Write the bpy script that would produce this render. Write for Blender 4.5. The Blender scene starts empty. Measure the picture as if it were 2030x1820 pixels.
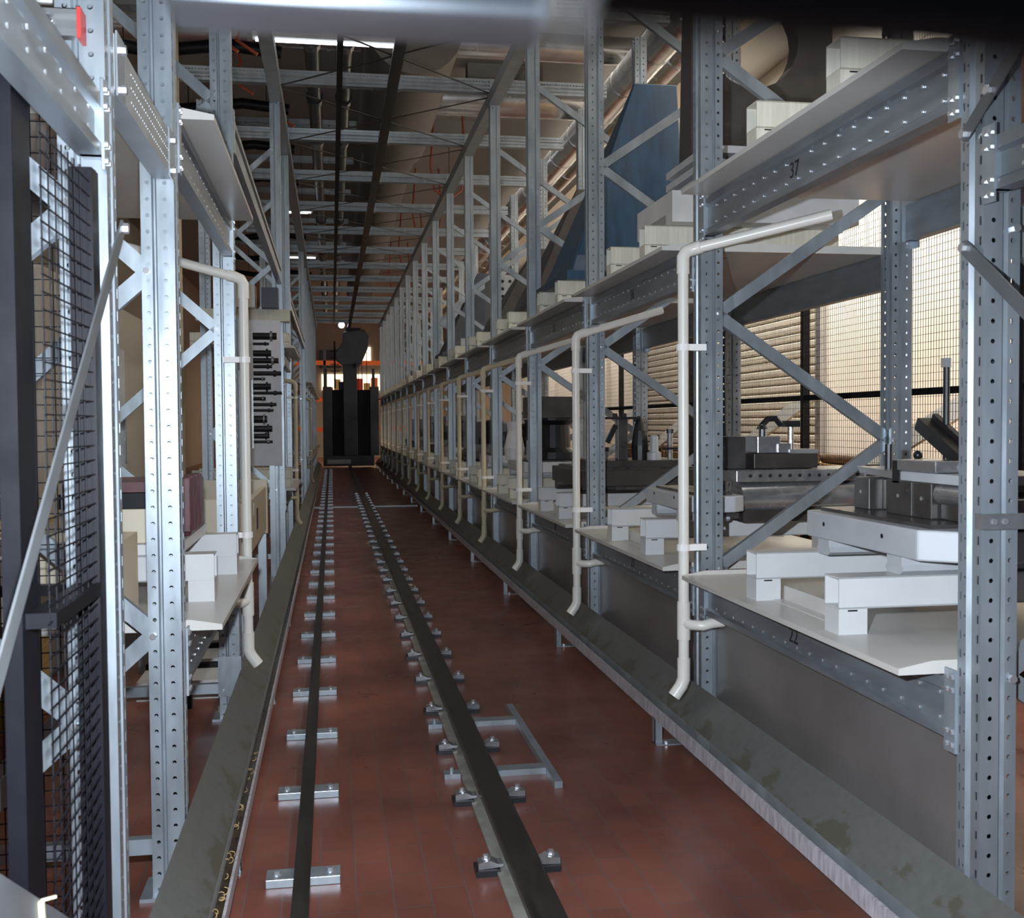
import bpy, bmesh, math, random
from mathutils import Vector, Matrix
C = bpy.context.scene
COL = C.collection
H = 1.48          # camera height above the floor; everything below is laid out relative to the camera height
PI = math.pi
random.seed(7)

# ------------------------------------------------------------------ camera, sky, exposure
cam = bpy.data.cameras.new('camera'); camo = bpy.data.objects.new('camera', cam); COL.objects.link(camo)
F_PX, YAW, PITCH, ROLL = 2122.74, .16665, -.03374, -.00713
cam.sensor_width = 36; cam.sensor_fit = 'HORIZONTAL'; cam.lens = F_PX / 2030 * 36
fw = Vector((math.sin(YAW) * math.cos(PITCH), math.cos(YAW) * math.cos(PITCH), math.sin(PITCH)))
rt = Vector((math.cos(YAW), -math.sin(YAW), 0)); up = rt.cross(fw)
r2 = math.cos(ROLL) * rt + math.sin(ROLL) * up; u2 = -math.sin(ROLL) * rt + math.cos(ROLL) * up
camo.matrix_world = Matrix(((r2.x, u2.x, -fw.x, 0), (r2.y, u2.y, -fw.y, 0), (r2.z, u2.z, -fw.z, H), (0, 0, 0, 1)))
cam.clip_start = .02; cam.clip_end = 200
cam.dof.use_dof = True; cam.dof.focus_distance = 5.5; cam.dof.aperture_fstop = 9
C.camera = camo
C.view_settings.view_transform = 'Standard'; C.view_settings.look = 'None'
C.view_settings.gamma = 1; C.view_settings.exposure = 0; C.view_settings.use_curve_mapping = False
C.cycles.max_bounces = 6; C.cycles.transparent_max_bounces = 12; C.cycles.caustics_reflective = False; C.cycles.caustics_refractive = False
C.cycles.sample_clamp_indirect = 4
C.cycles.use_denoising = True

w = bpy.data.worlds.new('world'); C.world = w; w.use_nodes = True
w.node_tree.nodes['Background'].inputs[0].default_value = (.70, .80, 1, 1)
w.node_tree.nodes['Background'].inputs[1].default_value = .065

def area(name, loc, rot, sx, sy, power, color, spread=PI):
    l = bpy.data.lights.new(name, 'AREA'); l.shape = 'RECTANGLE'; l.size = sx; l.size_y = sy
    l.energy = power; l.color = color; l.spread = spread
    o = bpy.data.objects.new(name, l); COL.objects.link(o); o.location = (loc[0], loc[1], loc[2] + H); o.rotation_euler = rot
    return o
# flash on the camera
fl = bpy.data.lights.new('flash', 'SPOT'); fl.energy = 620; fl.color = (.83, .91, 1); fl.spot_size = math.radians(105); fl.spot_blend = .55; fl.shadow_soft_size = .025
flo = bpy.data.objects.new('flash', fl); COL.objects.link(flo); flo.location = (-.06, .42, H + .09)
flo.rotation_euler = (math.radians(80), 0, math.radians(-1))
sp_ = bpy.data.lights.new('hatch_fill', 'POINT'); sp_.energy = 1.6; sp_.color = (.80, .88, 1); sp_.shadow_soft_size = .02  # weak fill light, added only to brighten the hatch edge
spo = bpy.data.objects.new('hatch_fill', sp_); COL.objects.link(spo); spo.location = (-.02, .20, H + .05)
# daylight through the roof glazing along the window side, the hall's lamps, the far hall
area('roof_daylight', (4.9, 11, 4.7), (0, math.radians(-34), 0), 1.6, 18, 1250, (1, .93, .83), math.radians(110))
area('roof_daylight_far', (4.9, 29, 4.7), (0, math.radians(-34), 0), 1.6, 14, 750, (1, .90, .78), math.radians(110))
area('hall_lamps', (.6, 20, 4.75), (0, 0, 0), 2.0, 26, 14, (1, .93, .85))
area('fence_side_lamps', (3.3, 11, 4.2), (0, math.radians(4), 0), .4, 18, 220, (1, .93, .84), math.radians(125))
area('far_hall_lamps', (1, 43, 4.6), (0, 0, 0), 8, 6, 230, (1, .74, .48), math.radians(120))
area('machine_side_lamps', (-3.0, 8, 4.6), (0, math.radians(20), 0), 1.5, 12, 170, (1, .97, .92))

# ------------------------------------------------------------------ materials
def newmat(name):
    m = bpy.data.materials.new(name); m.use_nodes = True
    nt = m.node_tree; return m, nt, nt.nodes, nt.links, nt.nodes['Principled BSDF']
def mth(nt, op, a, b=None):
    n = nt.nodes.new('ShaderNodeMath'); n.operation = op
    for i, v in enumerate((a, b)):
        if v is None: continue
        if isinstance(v, (int, float)): n.inputs[i].default_value = v
        else: nt.links.new(v, n.inputs[i])
    return n.outputs[0]
def ramp(nt, fac, stops):
    n = nt.nodes.new('ShaderNodeValToRGB'); nt.links.new(fac, n.inputs[0])
    e = n.color_ramp.elements
    while len(e) < len(stops): e.new(.5)
    for i, (p, c) in enumerate(stops): e[i].position = p; e[i].color = (*c, 1)
    return n.outputs[0]
def noise(nt, scale, detail=3, vec=None, sc=None, rough=.55):
    n = nt.nodes.new('ShaderNodeTexNoise'); n.inputs['Scale'].default_value = scale; n.inputs['Detail'].default_value = detail
    n.inputs['Roughness'].default_value = rough
    tc = nt.nodes.new('ShaderNodeTexCoord'); v = tc.outputs['Object']
    if sc:
        mp = nt.nodes.new('ShaderNodeMapping'); mp.inputs['Scale'].default_value = sc; nt.links.new(v, mp.inputs[0]); v = mp.outputs[0]
    nt.links.new(v, n.inputs['Vector'])
    return n.outputs['Fac']
def plain(name, col, rough=.5, metal=0, var=.12, scale=6, sc=None, bump=0, emit=None, estr=0, spec=None):
    m, nt, N, L, b = newmat(name)
    f = noise(nt, scale, 4, sc=sc)
    lo = tuple(c * (1 - var) for c in col); hi = tuple(min(1, c * (1 + var)) for c in col)
    L.new(ramp(nt, f, [(.3, lo), (.7, hi)]), b.inputs['Base Color'])
    b.inputs['Metallic'].default_value = metal
    L.new(ramp(nt, f, [(.3, (rough * .85,) * 3), (.7, (min(1, rough * 1.15),) * 3)]), b.inputs['Roughness'])
    if spec is not None: b.inputs['Specular IOR Level'].default_value = spec
    if bump:
        bn = N.new('ShaderNodeBump'); bn.inputs['Strength'].default_value = bump; bn.inputs['Distance'].default_value = .002
        L.new(f, bn.inputs['Height']); L.new(bn.outputs[0], b.inputs['Normal'])
    if emit:
        b.inputs['Emission Color'].default_value = (*emit, 1); b.inputs['Emission Strength'].default_value = estr
    return m
def punched(name, cols, kind, axis, col=(.36, .41, .455), rough=.36, metal=.65, pitch=.05, along='Z'):
    """galvanised sheet really pierced: rows of holes at the given offsets along axis"""
    m = plain(name, col, rough, metal, .14, 14, sc=(1, 1, .25))
    nt = m.node_tree; N = nt.nodes; L = nt.links
    tc = N.new('ShaderNodeTexCoord'); sp = N.new('ShaderNodeSeparateXYZ'); L.new(tc.outputs['Object'], sp.inputs[0])
    s = sp.outputs['XYZ'.index(axis)]
    z = mth(nt, 'MULTIPLY', mth(nt, 'SUBTRACT', mth(nt, 'FRACT', mth(nt, 'DIVIDE', sp.outputs['XYZ'.index(along)], pitch)), .5), pitch)
    out = None
    for c, r, hz in cols:
        d = mth(nt, 'ABSOLUTE', mth(nt, 'SUBTRACT', s, c))
        if kind == 'round' or hz is None:
            dd = mth(nt, 'SQRT', mth(nt, 'ADD', mth(nt, 'MULTIPLY', d, d), mth(nt, 'MULTIPLY', z, z)))
            h = mth(nt, 'LESS_THAN', dd, r)
        else:
            h = mth(nt, 'MULTIPLY', mth(nt, 'LESS_THAN', d, r), mth(nt, 'LESS_THAN', mth(nt, 'ABSOLUTE', z), hz))
        out = h if out is None else mth(nt, 'MAXIMUM', out, h)
    mx = N.new('ShaderNodeMixShader'); tr = N.new('ShaderNodeBsdfTransparent')
    L.new(out, mx.inputs[0]); L.new(N['Principled BSDF'].outputs[0], mx.inputs[1]); L.new(tr.outputs[0], mx.inputs[2])
    L.new(mx.outputs[0], N['Material Output'].inputs[0])
    return m
M = {}
M['galv'] = plain('galvanised_steel', (.36, .41, .455), .36, .65, .16, 14, sc=(1, 1, .3))
M['galv_side'] = punched('galvanised_hole_rows', [(.028, .0062, None), (.080, .0062, None)], 'round', 'X')
M['galv_front'] = punched('galvanised_slot_rows', [(.036, .0042, .011), (-.036, .0042, .011), (.020, .0038, None)], 'slot', 'Y')
M['beam'] = plain('galvanised_beam', (.225, .255, .285), .40, .6, .2, 9, sc=(2, .4, 2))
M['strap'] = plain('grey_strap_paint', (.12, .13, .14), .5, .3, .1)
M['beam_dull'] = plain('dull_zinc', (.30, .325, .345), .5, .5, .18, 7)
M['punch_beam'] = punched('galvanised_cross_beam', [(.025, .007, .009), (-.025, .007, .009)], 'slot', 'Y', pitch=.03, along='X')
M['punch_face'] = punched('galvanised_cross_beam_face', [(.027, .007, .009), (.098, .007, .009)], 'slot', 'Z', pitch=.03, along='X')
M['bolt'] = plain('bright_zinc_bolt', (.78, .80, .84), .25, .85, .05)
M['white'] = plain('white_coated_board', (.52, .51, .485), .32, 0, .07, 3, spec=.5)
M['board_under'] = plain('board_underside', (.56, .54, .51), .55, 0, .05, 3)
M['tube'] = plain('white_paint_tube', (.54, .55, .56), .38, 0, .05, 5)
M['tube_stain'] = plain('stained_white_paint', (.58, .56, .48), .45, 0, .10, 7, sc=(9, 9, .6))
M['pvc'] = plain('cream_pvc', (.72, .705, .655), .35, 0, .06, 4)
M['pvc_yellow'] = plain('yellowed_pvc', (.58, .52, .38), .4, 0, .1, 4)
M['pvc_white'] = plain('white_pvc', (.86, .86, .85), .35, 0, .03)
M['black'] = plain('black_powder_coat', (.0045, .005, .008), .45, 0, .1, spec=.22)
M['ink'] = plain('black_paint', (.01, .01, .012), .5)
M['dark_steel'] = plain('oiled_dark_steel', (.13, .125, .125), .30, .75, .25, 8)
M['brown_steel'] = plain('brown_oxide_steel', (.055, .049, .045), .42, .4, .25, 6)
M['mach'] = plain('machined_steel', (.42, .43, .45), .25, .8, .15, 20)
M['black_oxide'] = plain('black_oxide', (.02, .021, .024), .35, .4, .2)
M['cast'] = plain('grey_cast_paint', (.43, .45, .48), .5, .1, .07, 9)
M['blue'] = plain('blue_machine_paint', (.009, .043, .092), .42, 0, .3, 4, sc=(6, 6, .8))
M['red'] = plain('red_paint', (.45, .035, .03), .45)
M['burgundy'] = plain('burgundy_casting', (.085, .022, .030), .42, 0, .3, 20)
M['rail'] = plain('dark_rail_steel', (.045, .040, .036), .35, .55, .35, 25, sc=(1, .15, 1))
M['rail_flange'] = plain('pale_rail_flange', (.34, .33, .29), .45, .3, .25, 12)
M['sheet'] = plain('dull_sheet_metal', (.27, .26, .255), .36, .6, .15, 2)
M['silver'] = plain('silver_duct', (.60, .61, .62), .25, .85, .12, 5)
M['duct_grey'] = plain('grey_textile_duct', (.13, .12, .11), .8, 0, .1)
M['ceil'] = plain('beige_ceiling_paint', (.30, .292, .280), .7, 0, .06, 1)
M['cream'] = plain('cream_wall_paint', (.80, .75, .67), .7, 0, .05, 1)
M['beige'] = plain('beige_wall_paint', (.45, .42, .37), .7, 0, .07, 1)
M['shutter'] = plain('cream_shutter_slat', (.62, .58, .50), .35, .3, .06, 3)
M['wood'] = plain('yellow_pallet_wood', (.50, .35, .16), .7, 0, .3, 10, sc=(6, .6, 6))
M['brownroll'] = plain('brown_wrapped_roll', (.13, .075, .045), .6, 0, .3)
M['orange'] = plain('orange_rack_paint', (.75, .16, .03), .45, 0, .05, emit=None)
M['navy'] = plain('dark_blue_machine_paint', (.050, .060, .085), .5, .1, .25, 3)
M['hose_red'] = plain('red_orange_cable', (.33, .06, .025), .5)
M['lamp'] = plain('strip_glow', (.9, .95, 1), .4, emit=(.85, .95, 1), estr=5)
M['lampw'] = plain('warm_lit_window', (1, .85, .6), .4, emit=(1, .80, .52), estr=2.2)
M['lamp_blue'] = plain('warning_lamp_glass', (.9, .9, 1), .4, emit=(.75, .70, 1), estr=14)
M['paper'] = plain('pale_grey_plastic', (.50, .50, .50), .5)
M['pale'] = plain('pale_coated_board', (.80, .78, .74), .5)
M['cream_paint'] = plain('cream_machine_paint', (.56, .50, .39), .4, 0, .07, 4)
M['grease'] = plain('oily_sludge', (.035, .024, .014), .3, 0, .7, 40)
M['shade_black'] = plain('shade_strip_black', (.012, .013, .016), .6)  # black of the strip that stands in for flash shade
M['glass_grey'] = plain('grey_window_blind', (.60, .62, .68), .5)

def floor_mat():
    m, nt, N, L, b = newmat('red_quarry_tile')
    tc = N.new('ShaderNodeTexCoord'); mp = N.new('ShaderNodeMapping'); mp.inputs['Rotation'].default_value = (0, 0, PI / 2)
    L.new(tc.outputs['Object'], mp.inputs[0])
    br = N.new('ShaderNodeTexBrick'); L.new(mp.outputs[0], br.inputs['Vector'])
    br.inputs['Scale'].default_value = 1; br.inputs['Brick Width'].default_value = .24; br.inputs['Row Height'].default_value = .115
    br.inputs['Mortar Size'].default_value = .0024; br.inputs['Mortar Smooth'].default_value = .3
    br.inputs['Color1'].default_value = (.225, .082, .057, 1); br.inputs['Color2'].default_value = (.195, .069, .049, 1)
    br.inputs['Mortar'].default_value = (.135, .105, .098, 1)
    f = noise(nt, 1.6, 5)
    mx = N.new('ShaderNodeMix'); mx.data_type = 'RGBA'; mx.blend_type = 'MULTIPLY'; mx.inputs[0].default_value = 1
    L.new(br.outputs['Color'], mx.inputs[6]); L.new(ramp(nt, f, [(.3, (.55, .52, .52)), (.7, (1.15, 1.1, 1.1))]), mx.inputs[7])
    L.new(mx.outputs[2], b.inputs['Base Color'])
    L.new(ramp(nt, noise(nt, 5, 4), [(.3, (.26,) * 3), (.75, (.46,) * 3)]), b.inputs['Roughness'])
    bn = N.new('ShaderNodeBump'); bn.inputs['Strength'].default_value = .15; bn.inputs['Distance'].default_value = .001; bn.invert = True
    L.new(br.outputs['Fac'], bn.inputs['Height']); L.new(bn.outputs[0], b.inputs['Normal'])
    return m
M['floor'] = floor_mat()
def stained_mat():
    m, nt, N, L, b = newmat('stained_gutter_plate')
    tc = N.new('ShaderNodeTexCoord'); sp = N.new('ShaderNodeSeparateXYZ'); L.new(tc.outputs['Object'], sp.inputs[0])
    n1 = noise(nt, 7, 5, sc=(2.5, 1, 1)); n2 = noise(nt, 30, 3)
    # drips creep up from the trough edge: threshold rises with height
    k = mth(nt, 'SUBTRACT', mth(nt, 'MULTIPLY', mth(nt, 'SUBTRACT', n1, .47), .5), mth(nt, 'SUBTRACT', sp.outputs[2], .07))
    base = ramp(nt, n2, [(.3, (.105, .112, .108)), (.7, (.125, .132, .128))])
    mx = N.new('ShaderNodeMix'); mx.data_type = 'RGBA'
    L.new(ramp(nt, k, [(.0, (0, 0, 0)), (.03, (1, 1, 1))]), mx.inputs[0])
    L.new(base, mx.inputs[6]); mx.inputs[7].default_value = (.088, .085, .066, 1)
    L.new(mx.outputs[2], b.inputs['Base Color']); b.inputs['Roughness'].default_value = .42; b.inputs['Metallic'].default_value = .25
    return m
M['gutter'] = stained_mat()
M['lip'] = plain('pale_gutter_lip', (.42, .40, .44), .5, .1, .3, 22, sc=(1, 3, .6))

# ------------------------------------------------------------------ builders
class MB:
    def __init__(s): s.v = []; s.f = []; s.m = []
    def add(s, vs, fs, mi=0):
        o = len(s.v); s.v += [tuple(p) for p in vs]; s.f += [tuple(i + o for i in q) for q in fs]; s.m += [mi] * len(fs); return s
    def box(s, x0, y0, z0, x1, y1, z1, mi=0):
        if x0 > x1: x0, x1 = x1, x0
        if y0 > y1: y0, y1 = y1, y0
        if z0 > z1: z0, z1 = z1, z0
        vs = [(x, y, z) for z in (z0, z1) for y in (y0, y1) for x in (x0, x1)]
        return s.add(vs, [(0, 2, 3, 1), (4, 5, 7, 6), (0, 1, 5, 4), (2, 6, 7, 3), (0, 4, 6, 2), (1, 3, 7, 5)], mi)
    def bar(s, p0, p1, w, h, upv=(0, 0, 1), mi=0):
        p0 = Vector(p0); p1 = Vector(p1); d = (p1 - p0).normalized(); u = Vector(upv)
        r = d.cross(u)
        if r.length < 1e-5: r = d.cross(Vector((1, 0, 0)))
        r.normalize(); u = r.cross(d)
        q = []
        for p in (p0, p1):
            for a, b in ((-1, -1), (1, -1), (1, 1), (-1, 1)): q.append(p + r * a * w / 2 + u * b * h / 2)
        return s.add(q, [(3, 2, 1, 0), (4, 5, 6, 7), (0, 1, 5, 4), (1, 2, 6, 5), (2, 3, 7, 6), (3, 0, 4, 7)], mi)
    def cyl(s, p0, p1, r, n=12, r1=None, mi=0, caps=True):
        p0 = Vector(p0); p1 = Vector(p1); d = (p1 - p0).normalized(); a = d.orthogonal().normalized(); b = d.cross(a)
        r1 = r if r1 is None else r1; q = []
        for p, rr in ((p0, r), (p1, r1)):
            for i in range(n):
                t = 2 * PI * i / n; q.append(p + (a * math.cos(t) + b * math.sin(t)) * rr)
        fs = [(i, (i + 1) % n, n + (i + 1) % n, n + i) for i in range(n)]
        if caps: fs += [tuple(range(n))[::-1], tuple(range(n, 2 * n))]
        return s.add(q, fs, mi)
    def path(s, pts, r, n=10, mi=0):
        pts = [Vector(p) for p in pts]; q = []; fs = []; a = None
        for i, p in enumerate(pts):
            d = ((pts[min(i + 1, len(pts) - 1)] - p).normalized() + (p - pts[max(i - 1, 0)]).normalized()).normalized()
            a = d.orthogonal().normalized() if a is None else (a - d * a.dot(d)).normalized()
            b = d.cross(a)
            for k in range(n):
                t = 2 * PI * k / n; q.append(p + (a * math.cos(t) + b * math.sin(t)) * r)
        for i in range(len(pts) - 1):
            for k in range(n): fs.append((i * n + k, i * n + (k + 1) % n, (i + 1) * n + (k + 1) % n, (i + 1) * n + k))
        fs += [tuple(range(n))[::-1], tuple(range((len(pts) - 1) * n, len(pts) * n))]
        return s.add(q, fs, mi)
    def prism(s, poly, axis, a, b, mi=0):
        """poly: 2D points in the two other axes (in xyz order), extruded along axis from a to b"""
        def P(p, t): return {'x': (t, p[0], p[1]), 'y': (p[0], t, p[1]), 'z': (p[0], p[1], t)}[axis]
        n = len(poly); q = [P(p, a) for p in poly] + [P(p, b) for p in poly]
        fs = [(i, (i + 1) % n, n + (i + 1) % n, n + i) for i in range(n)] + [tuple(range(n))[::-1], tuple(range(n, 2 * n))]
        return s.add(q, fs, mi)
    def sheet(s, path, t, axis, a, b, mis=None):
        """folded sheet: open 2D path with thickness t, extruded along axis"""
        n = len(path); P = [Vector(p) for p in path]; off = []
        for i in range(n):
            ns = []
            if i > 0: d = (P[i] - P[i - 1]).normalized(); ns.append(Vector((-d.y, d.x)))
            if i < n - 1: d = (P[i + 1] - P[i]).normalized(); ns.append(Vector((-d.y, d.x)))
            m = (ns[0] + ns[-1]); m = m / max(.2, m.dot(ns[0])) if len(ns) == 2 else ns[0]
            off.append(P[i] + m * t)
        def Q(p, z): return {'x': (z, p[0], p[1]), 'y': (p[0], z, p[1]), 'z': (p[0], p[1], z)}[axis]
        for i in range(n - 1):
            mi = mis[i] if mis else 0
            q = [Q(P[i], a), Q(P[i + 1], a), Q(off[i + 1], a), Q(off[i], a), Q(P[i], b), Q(P[i + 1], b), Q(off[i + 1], b), Q(off[i], b)]
            fs = [(0, 1, 5, 4), (2, 3, 7, 6), (3, 2, 1, 0), (4, 5, 6, 7)]
            if i == 0: fs.append((0, 4, 7, 3))
            if i == n - 2: fs.append((1, 2, 6, 5))
            s.add(q, fs, mi)
        return s
    def ball(s, c, r, n=8, m=5, mi=0, sq=(1, 1, 1)):
        q = []; fs = []
        for j in range(m + 1):
            ph = PI * j / m
            for i in range(n):
                t = 2 * PI * i / n
                q.append((c[0] + r * sq[0] * math.sin(ph) * math.cos(t), c[1] + r * sq[1] * math.sin(ph) * math.sin(t), c[2] + r * sq[2] * math.cos(ph)))
        for j in range(m):
            for i in range(n): fs.append((j * n + i, (j + 1) * n + i, (j + 1) * n + (i + 1) % n, j * n + (i + 1) % n))
        return s.add(q, fs, mi)
    def lathe(s, c, prof, n=16, mi=0):
        q = []; fs = []; k = len(prof)
        for r, z in prof:
            for i in range(n):
                t = 2 * PI * i / n; q.append((c[0] + r * math.cos(t), c[1] + r * math.sin(t), c[2] + z))
        for j in range(k - 1):
            for i in range(n): fs.append((j * n + i, j * n + (i + 1) % n, (j + 1) * n + (i + 1) % n, (j + 1) * n + i))
        fs += [tuple(range(n))[::-1], tuple(range((k - 1) * n, k * n))]
        return s.add(q, fs, mi)
    def bolt(s, p, ax, r=.011, h=.009, mi=0):
        p = Vector(p); a = Vector(ax).normalized()
        return s.cyl(p - a * .001, p + a * h, r, 6, mi=mi)
    def build(s, name, mat, parent=None, label=None, smooth=False, bevel=0, local=False):
        me = bpy.data.meshes.new(name)
        if parent is not None: org = Vector((0, 0, 0)) if local else Vector(parent['org'])
        else:
            xs = [p[0] for p in s.v]; ys = [p[1] for p in s.v]; zs = [p[2] for p in s.v]
            org = Vector(((min(xs) + max(xs)) / 2, (min(ys) + max(ys)) / 2, min(zs)))
        me.from_pydata([(p[0] - org.x, p[1] - org.y, p[2] - org.z) for p in s.v], [], s.f)
        mats = mat if isinstance(mat, (list, tuple)) else [mat]
        for k in mats: me.materials.append(M[k])
        me.polygons.foreach_set('material_index', s.m)
        bm = bmesh.new(); bm.from_mesh(me); bmesh.ops.recalc_face_normals(bm, faces=bm.faces); bm.to_mesh(me); bm.free()
        if smooth:
            for p in me.polygons: p.use_smooth = True
            me.set_sharp_from_angle(angle=math.radians(40))
        o = bpy.data.objects.new(name, me); COL.objects.link(o)
        if parent is not None:
            o.parent = parent; o['org'] = tuple(org)
        else:
            o.location = org + Vector((0, 0, H)); o['org'] = tuple(org)
        if bevel:
            bv = o.modifiers.new('bevel', 'BEVEL'); bv.width = bevel; bv.segments = 2; bv.limit_method = 'ANGLE'
        if label: o['label'] = label
        return o
def subpart(mb, name, mat, part, label=None, **k):
    return mb.build(name, mat, part, label, **k)
def tag(o, label, cat, group=None, kind=None):
    o['label'] = label; o['category'] = cat; o['kind'] = 'thing'
    if group: o['group'] = group
    if kind: o['kind'] = kind
    return o
def struct(o, label=None):
    o['kind'] = 'structure'
    if label: o['label'] = label
    return o
def thing(name, loc, label, cat, group=None, rz=0):
    o = bpy.data.objects.new(name, None); COL.objects.link(o); o.empty_display_size = .1
    o.location = (loc[0], loc[1], loc[2] + H); o.rotation_euler = (0, 0, rz); o['org'] = tuple(loc)
    return tag(o, label, cat, group)
def dup(root, loc, label, group=None, rz=None):
    r = root.copy(); COL.objects.link(r); r.location = (loc[0], loc[1], loc[2] + H)
    if rz is not None: r.rotation_euler = (0, 0, rz)
    r['label'] = label
    if group: r['group'] = group
    for ch in root.children:
        c = ch.copy(); COL.objects.link(c); c.parent = r
        for g in ch.children:
            d = g.copy(); COL.objects.link(d); d.parent = c
    return r
ORD = ['nearest', 'second', 'third', 'fourth', 'fifth', 'sixth', 'seventh', 'eighth', 'ninth', 'tenth', 'eleventh', 'twelfth', 'thirteenth', 'fourteenth',
       'fifteenth', 'sixteenth', 'seventeenth', 'eighteenth', 'nineteenth', 'twentieth', 'twenty-first', 'twenty-second', 'twenty-third', 'twenty-fourth', 'twenty-fifth', 'twenty-sixth',
       'twenty-seventh', 'twenty-eighth', 'twenty-ninth', 'thirtieth', 'thirty-first', 'thirty-second', 'thirty-third', 'thirty-fourth', 'thirty-fifth', 'thirty-sixth', 'thirty-seventh', 'thirty-eighth', 'thirty-ninth',
       'fortieth', 'forty-first', 'forty-second', 'forty-third', 'forty-fourth', 'forty-fifth', 'forty-sixth', 'forty-seventh', 'forty-eighth', 'forty-ninth', 'fiftieth']
FL = -1.48
B = 2.06; F0 = 2.44                         # bay pitch and first frame of the numbered rack
NF = 17
def FY(i): return F0 + B * i
XR = 1.6; XL = -.47
TOPR = 3.17

# ------------------------------------------------------------------ the hall
struct(MB().box(-5.2, -1.5, FL - .12, 6.7, 48.3, FL).build('floor', 'floor'))
struct(MB().box(-5.2, -1.5, 5.2, 6.7, 48.3, 5.3).build('ceiling', 'ceil'))
struct(MB().box(6.5, 1.5, FL, 6.7, 13.4, 5.2).box(6.5, 21.6, FL, 6.7, 48.3, 5.2).box(6.5, 13.4, 2.5, 6.7, 21.6, 5.2).build('wall_right', 'cream'))
struct(MB().box(-5.2, 1.5, FL, -5.0, 48.3, 5.2).build('wall_left', 'beige'))
struct(MB().box(-5.0, 48.1, FL, 6.5, 48.3, 5.2).build('wall_back', 'beige'))
# roller shutter in the window-side wall
t = thing('roller_shutter', (6.5, 17.5, FL), 'cream ribbed roller shutter in the bright wall behind the mesh fence', 'roller shutter')
poly = []
for k in range(34):
    z = FL + .118 * k
    poly += [(6.50, z), (6.465, z + .03), (6.465, z + .092), (6.50, z + .118)]
poly += [(6.56, FL + .118 * 34), (6.56, FL)]
MB().prism(poly, 'y', 13.55, 21.45).build('curtain', 'shutter', t)
MB().box(6.42, 13.4, FL, 6.5, 13.55, 2.55).build('side_guide', 'silver', t)
MB().box(6.42, 21.45, FL, 6.5, 21.6, 2.55).build('side_guide', 'silver', t)
for k, y in enumerate((9.0, 24.6, 30.5)):
    struct(MB().box(6.40, y - .05, FL, 6.5, y + .05, 5.2).build('trim_%d' % (k + 1), 'cream'))

# ------------------------------------------------------------------ rack frames
def half(sgn):
    p = [(.012, 0), (.012, .007), (0, .013), (0, .05), (.052, .05), (.057, .042), (.062, .042), (.067, .05), (.10, .05), (.10, .030), (.091, .030)]
    return [(x, y * sgn) for x, y in p]
def post_mesh(h):
    m = MB(); mi = [0, 0, 2, 1, 0, 0, 0, 1, 0, 0]
    m.sheet(half(1), -.0025, 'z', 0, h, mi); m.sheet(half(-1), .0025, 'z', 0, h, mi)
    return m
PM = ['galv', 'galv_side', 'galv_front']
def make_frame(name, loc, depth, h, label, group, rz, front_label=None):
    t = thing(name, loc, label, 'rack upright frame', group, rz)
    p = post_mesh(h).build('post', PM, t, local=True)
    q = post_mesh(h).build('post', PM, t, local=True); q.location = (depth, 0, 0); q.rotation_euler = (0, 0, PI)
    z = .26; k = 0
    while z + .56 < h - .05:
        x0, x1 = (depth - .085, .085) if k % 2 == 0 else (.085, depth - .085)
        b = MB().bar((x0, 0, z), (x1, 0, z + .565), .030, .052).build('diagonal_brace', 'galv', t, local=True)
        z += .565; k += 1
        xb = .085 if k % 2 else depth - .085
        sgn = 1 if rz == 0 else -1
        MB().bolt((xb, -.05, z) if sgn > 0 else (xb, .05, z), (0, -sgn, 0), .011, .012).build('node_bolt', 'bolt', t, local=True)
    MB().bar((.09, 0, .15), (depth - .09, 0, .15), .035, .05).build('base_tie', 'galv', t, local=True)
    for x in (.05, depth - .05):
        f = MB().box(x - .085, -.085, 0, x + .085, .085, .012).build('foot_plate', 'galv', t, local=True)
        for a in (1, -1): MB().bolt((x + .06 * a, -.065 * a, .012), (0, 0, 1), .012, .03).build('anchor_bolt', 'bolt', f, local=True)
    return t
fr = make_frame('rack_upright_frame', (XR, FY(0) + .05, FL), 1.0, 3.17 + 1.48, 'galvanised upright frame at the near end of beams 37 and 22', 'upright frames of the numbered rack', 0)
for i in range(1, NF):
    dup(fr, (XR, FY(i) + .05, FL), 'galvanised upright frame of the numbered rack, %s from the camera' % ORD[i])
LY = [2.435, 3.45, 5.5, 10.99, 13.1, 20.3, 22.4, 24.45, 26.5, 28.6, 30.65, 32.7, 34.8]
fl_ = make_frame('rack_upright_frame', (XL, LY[0] + .05, FL), .8, 3.2 + 1.48, 'galvanised upright frame next to the black mesh gate', 'upright frames of the gate-side rack', PI)
for i, y in enumerate(LY[1:]):
    dup(fl_, (XL, y + .05, FL), 'galvanised upright frame of the gate-side rack, %s from the camera' % ORD[i + 1])

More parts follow.
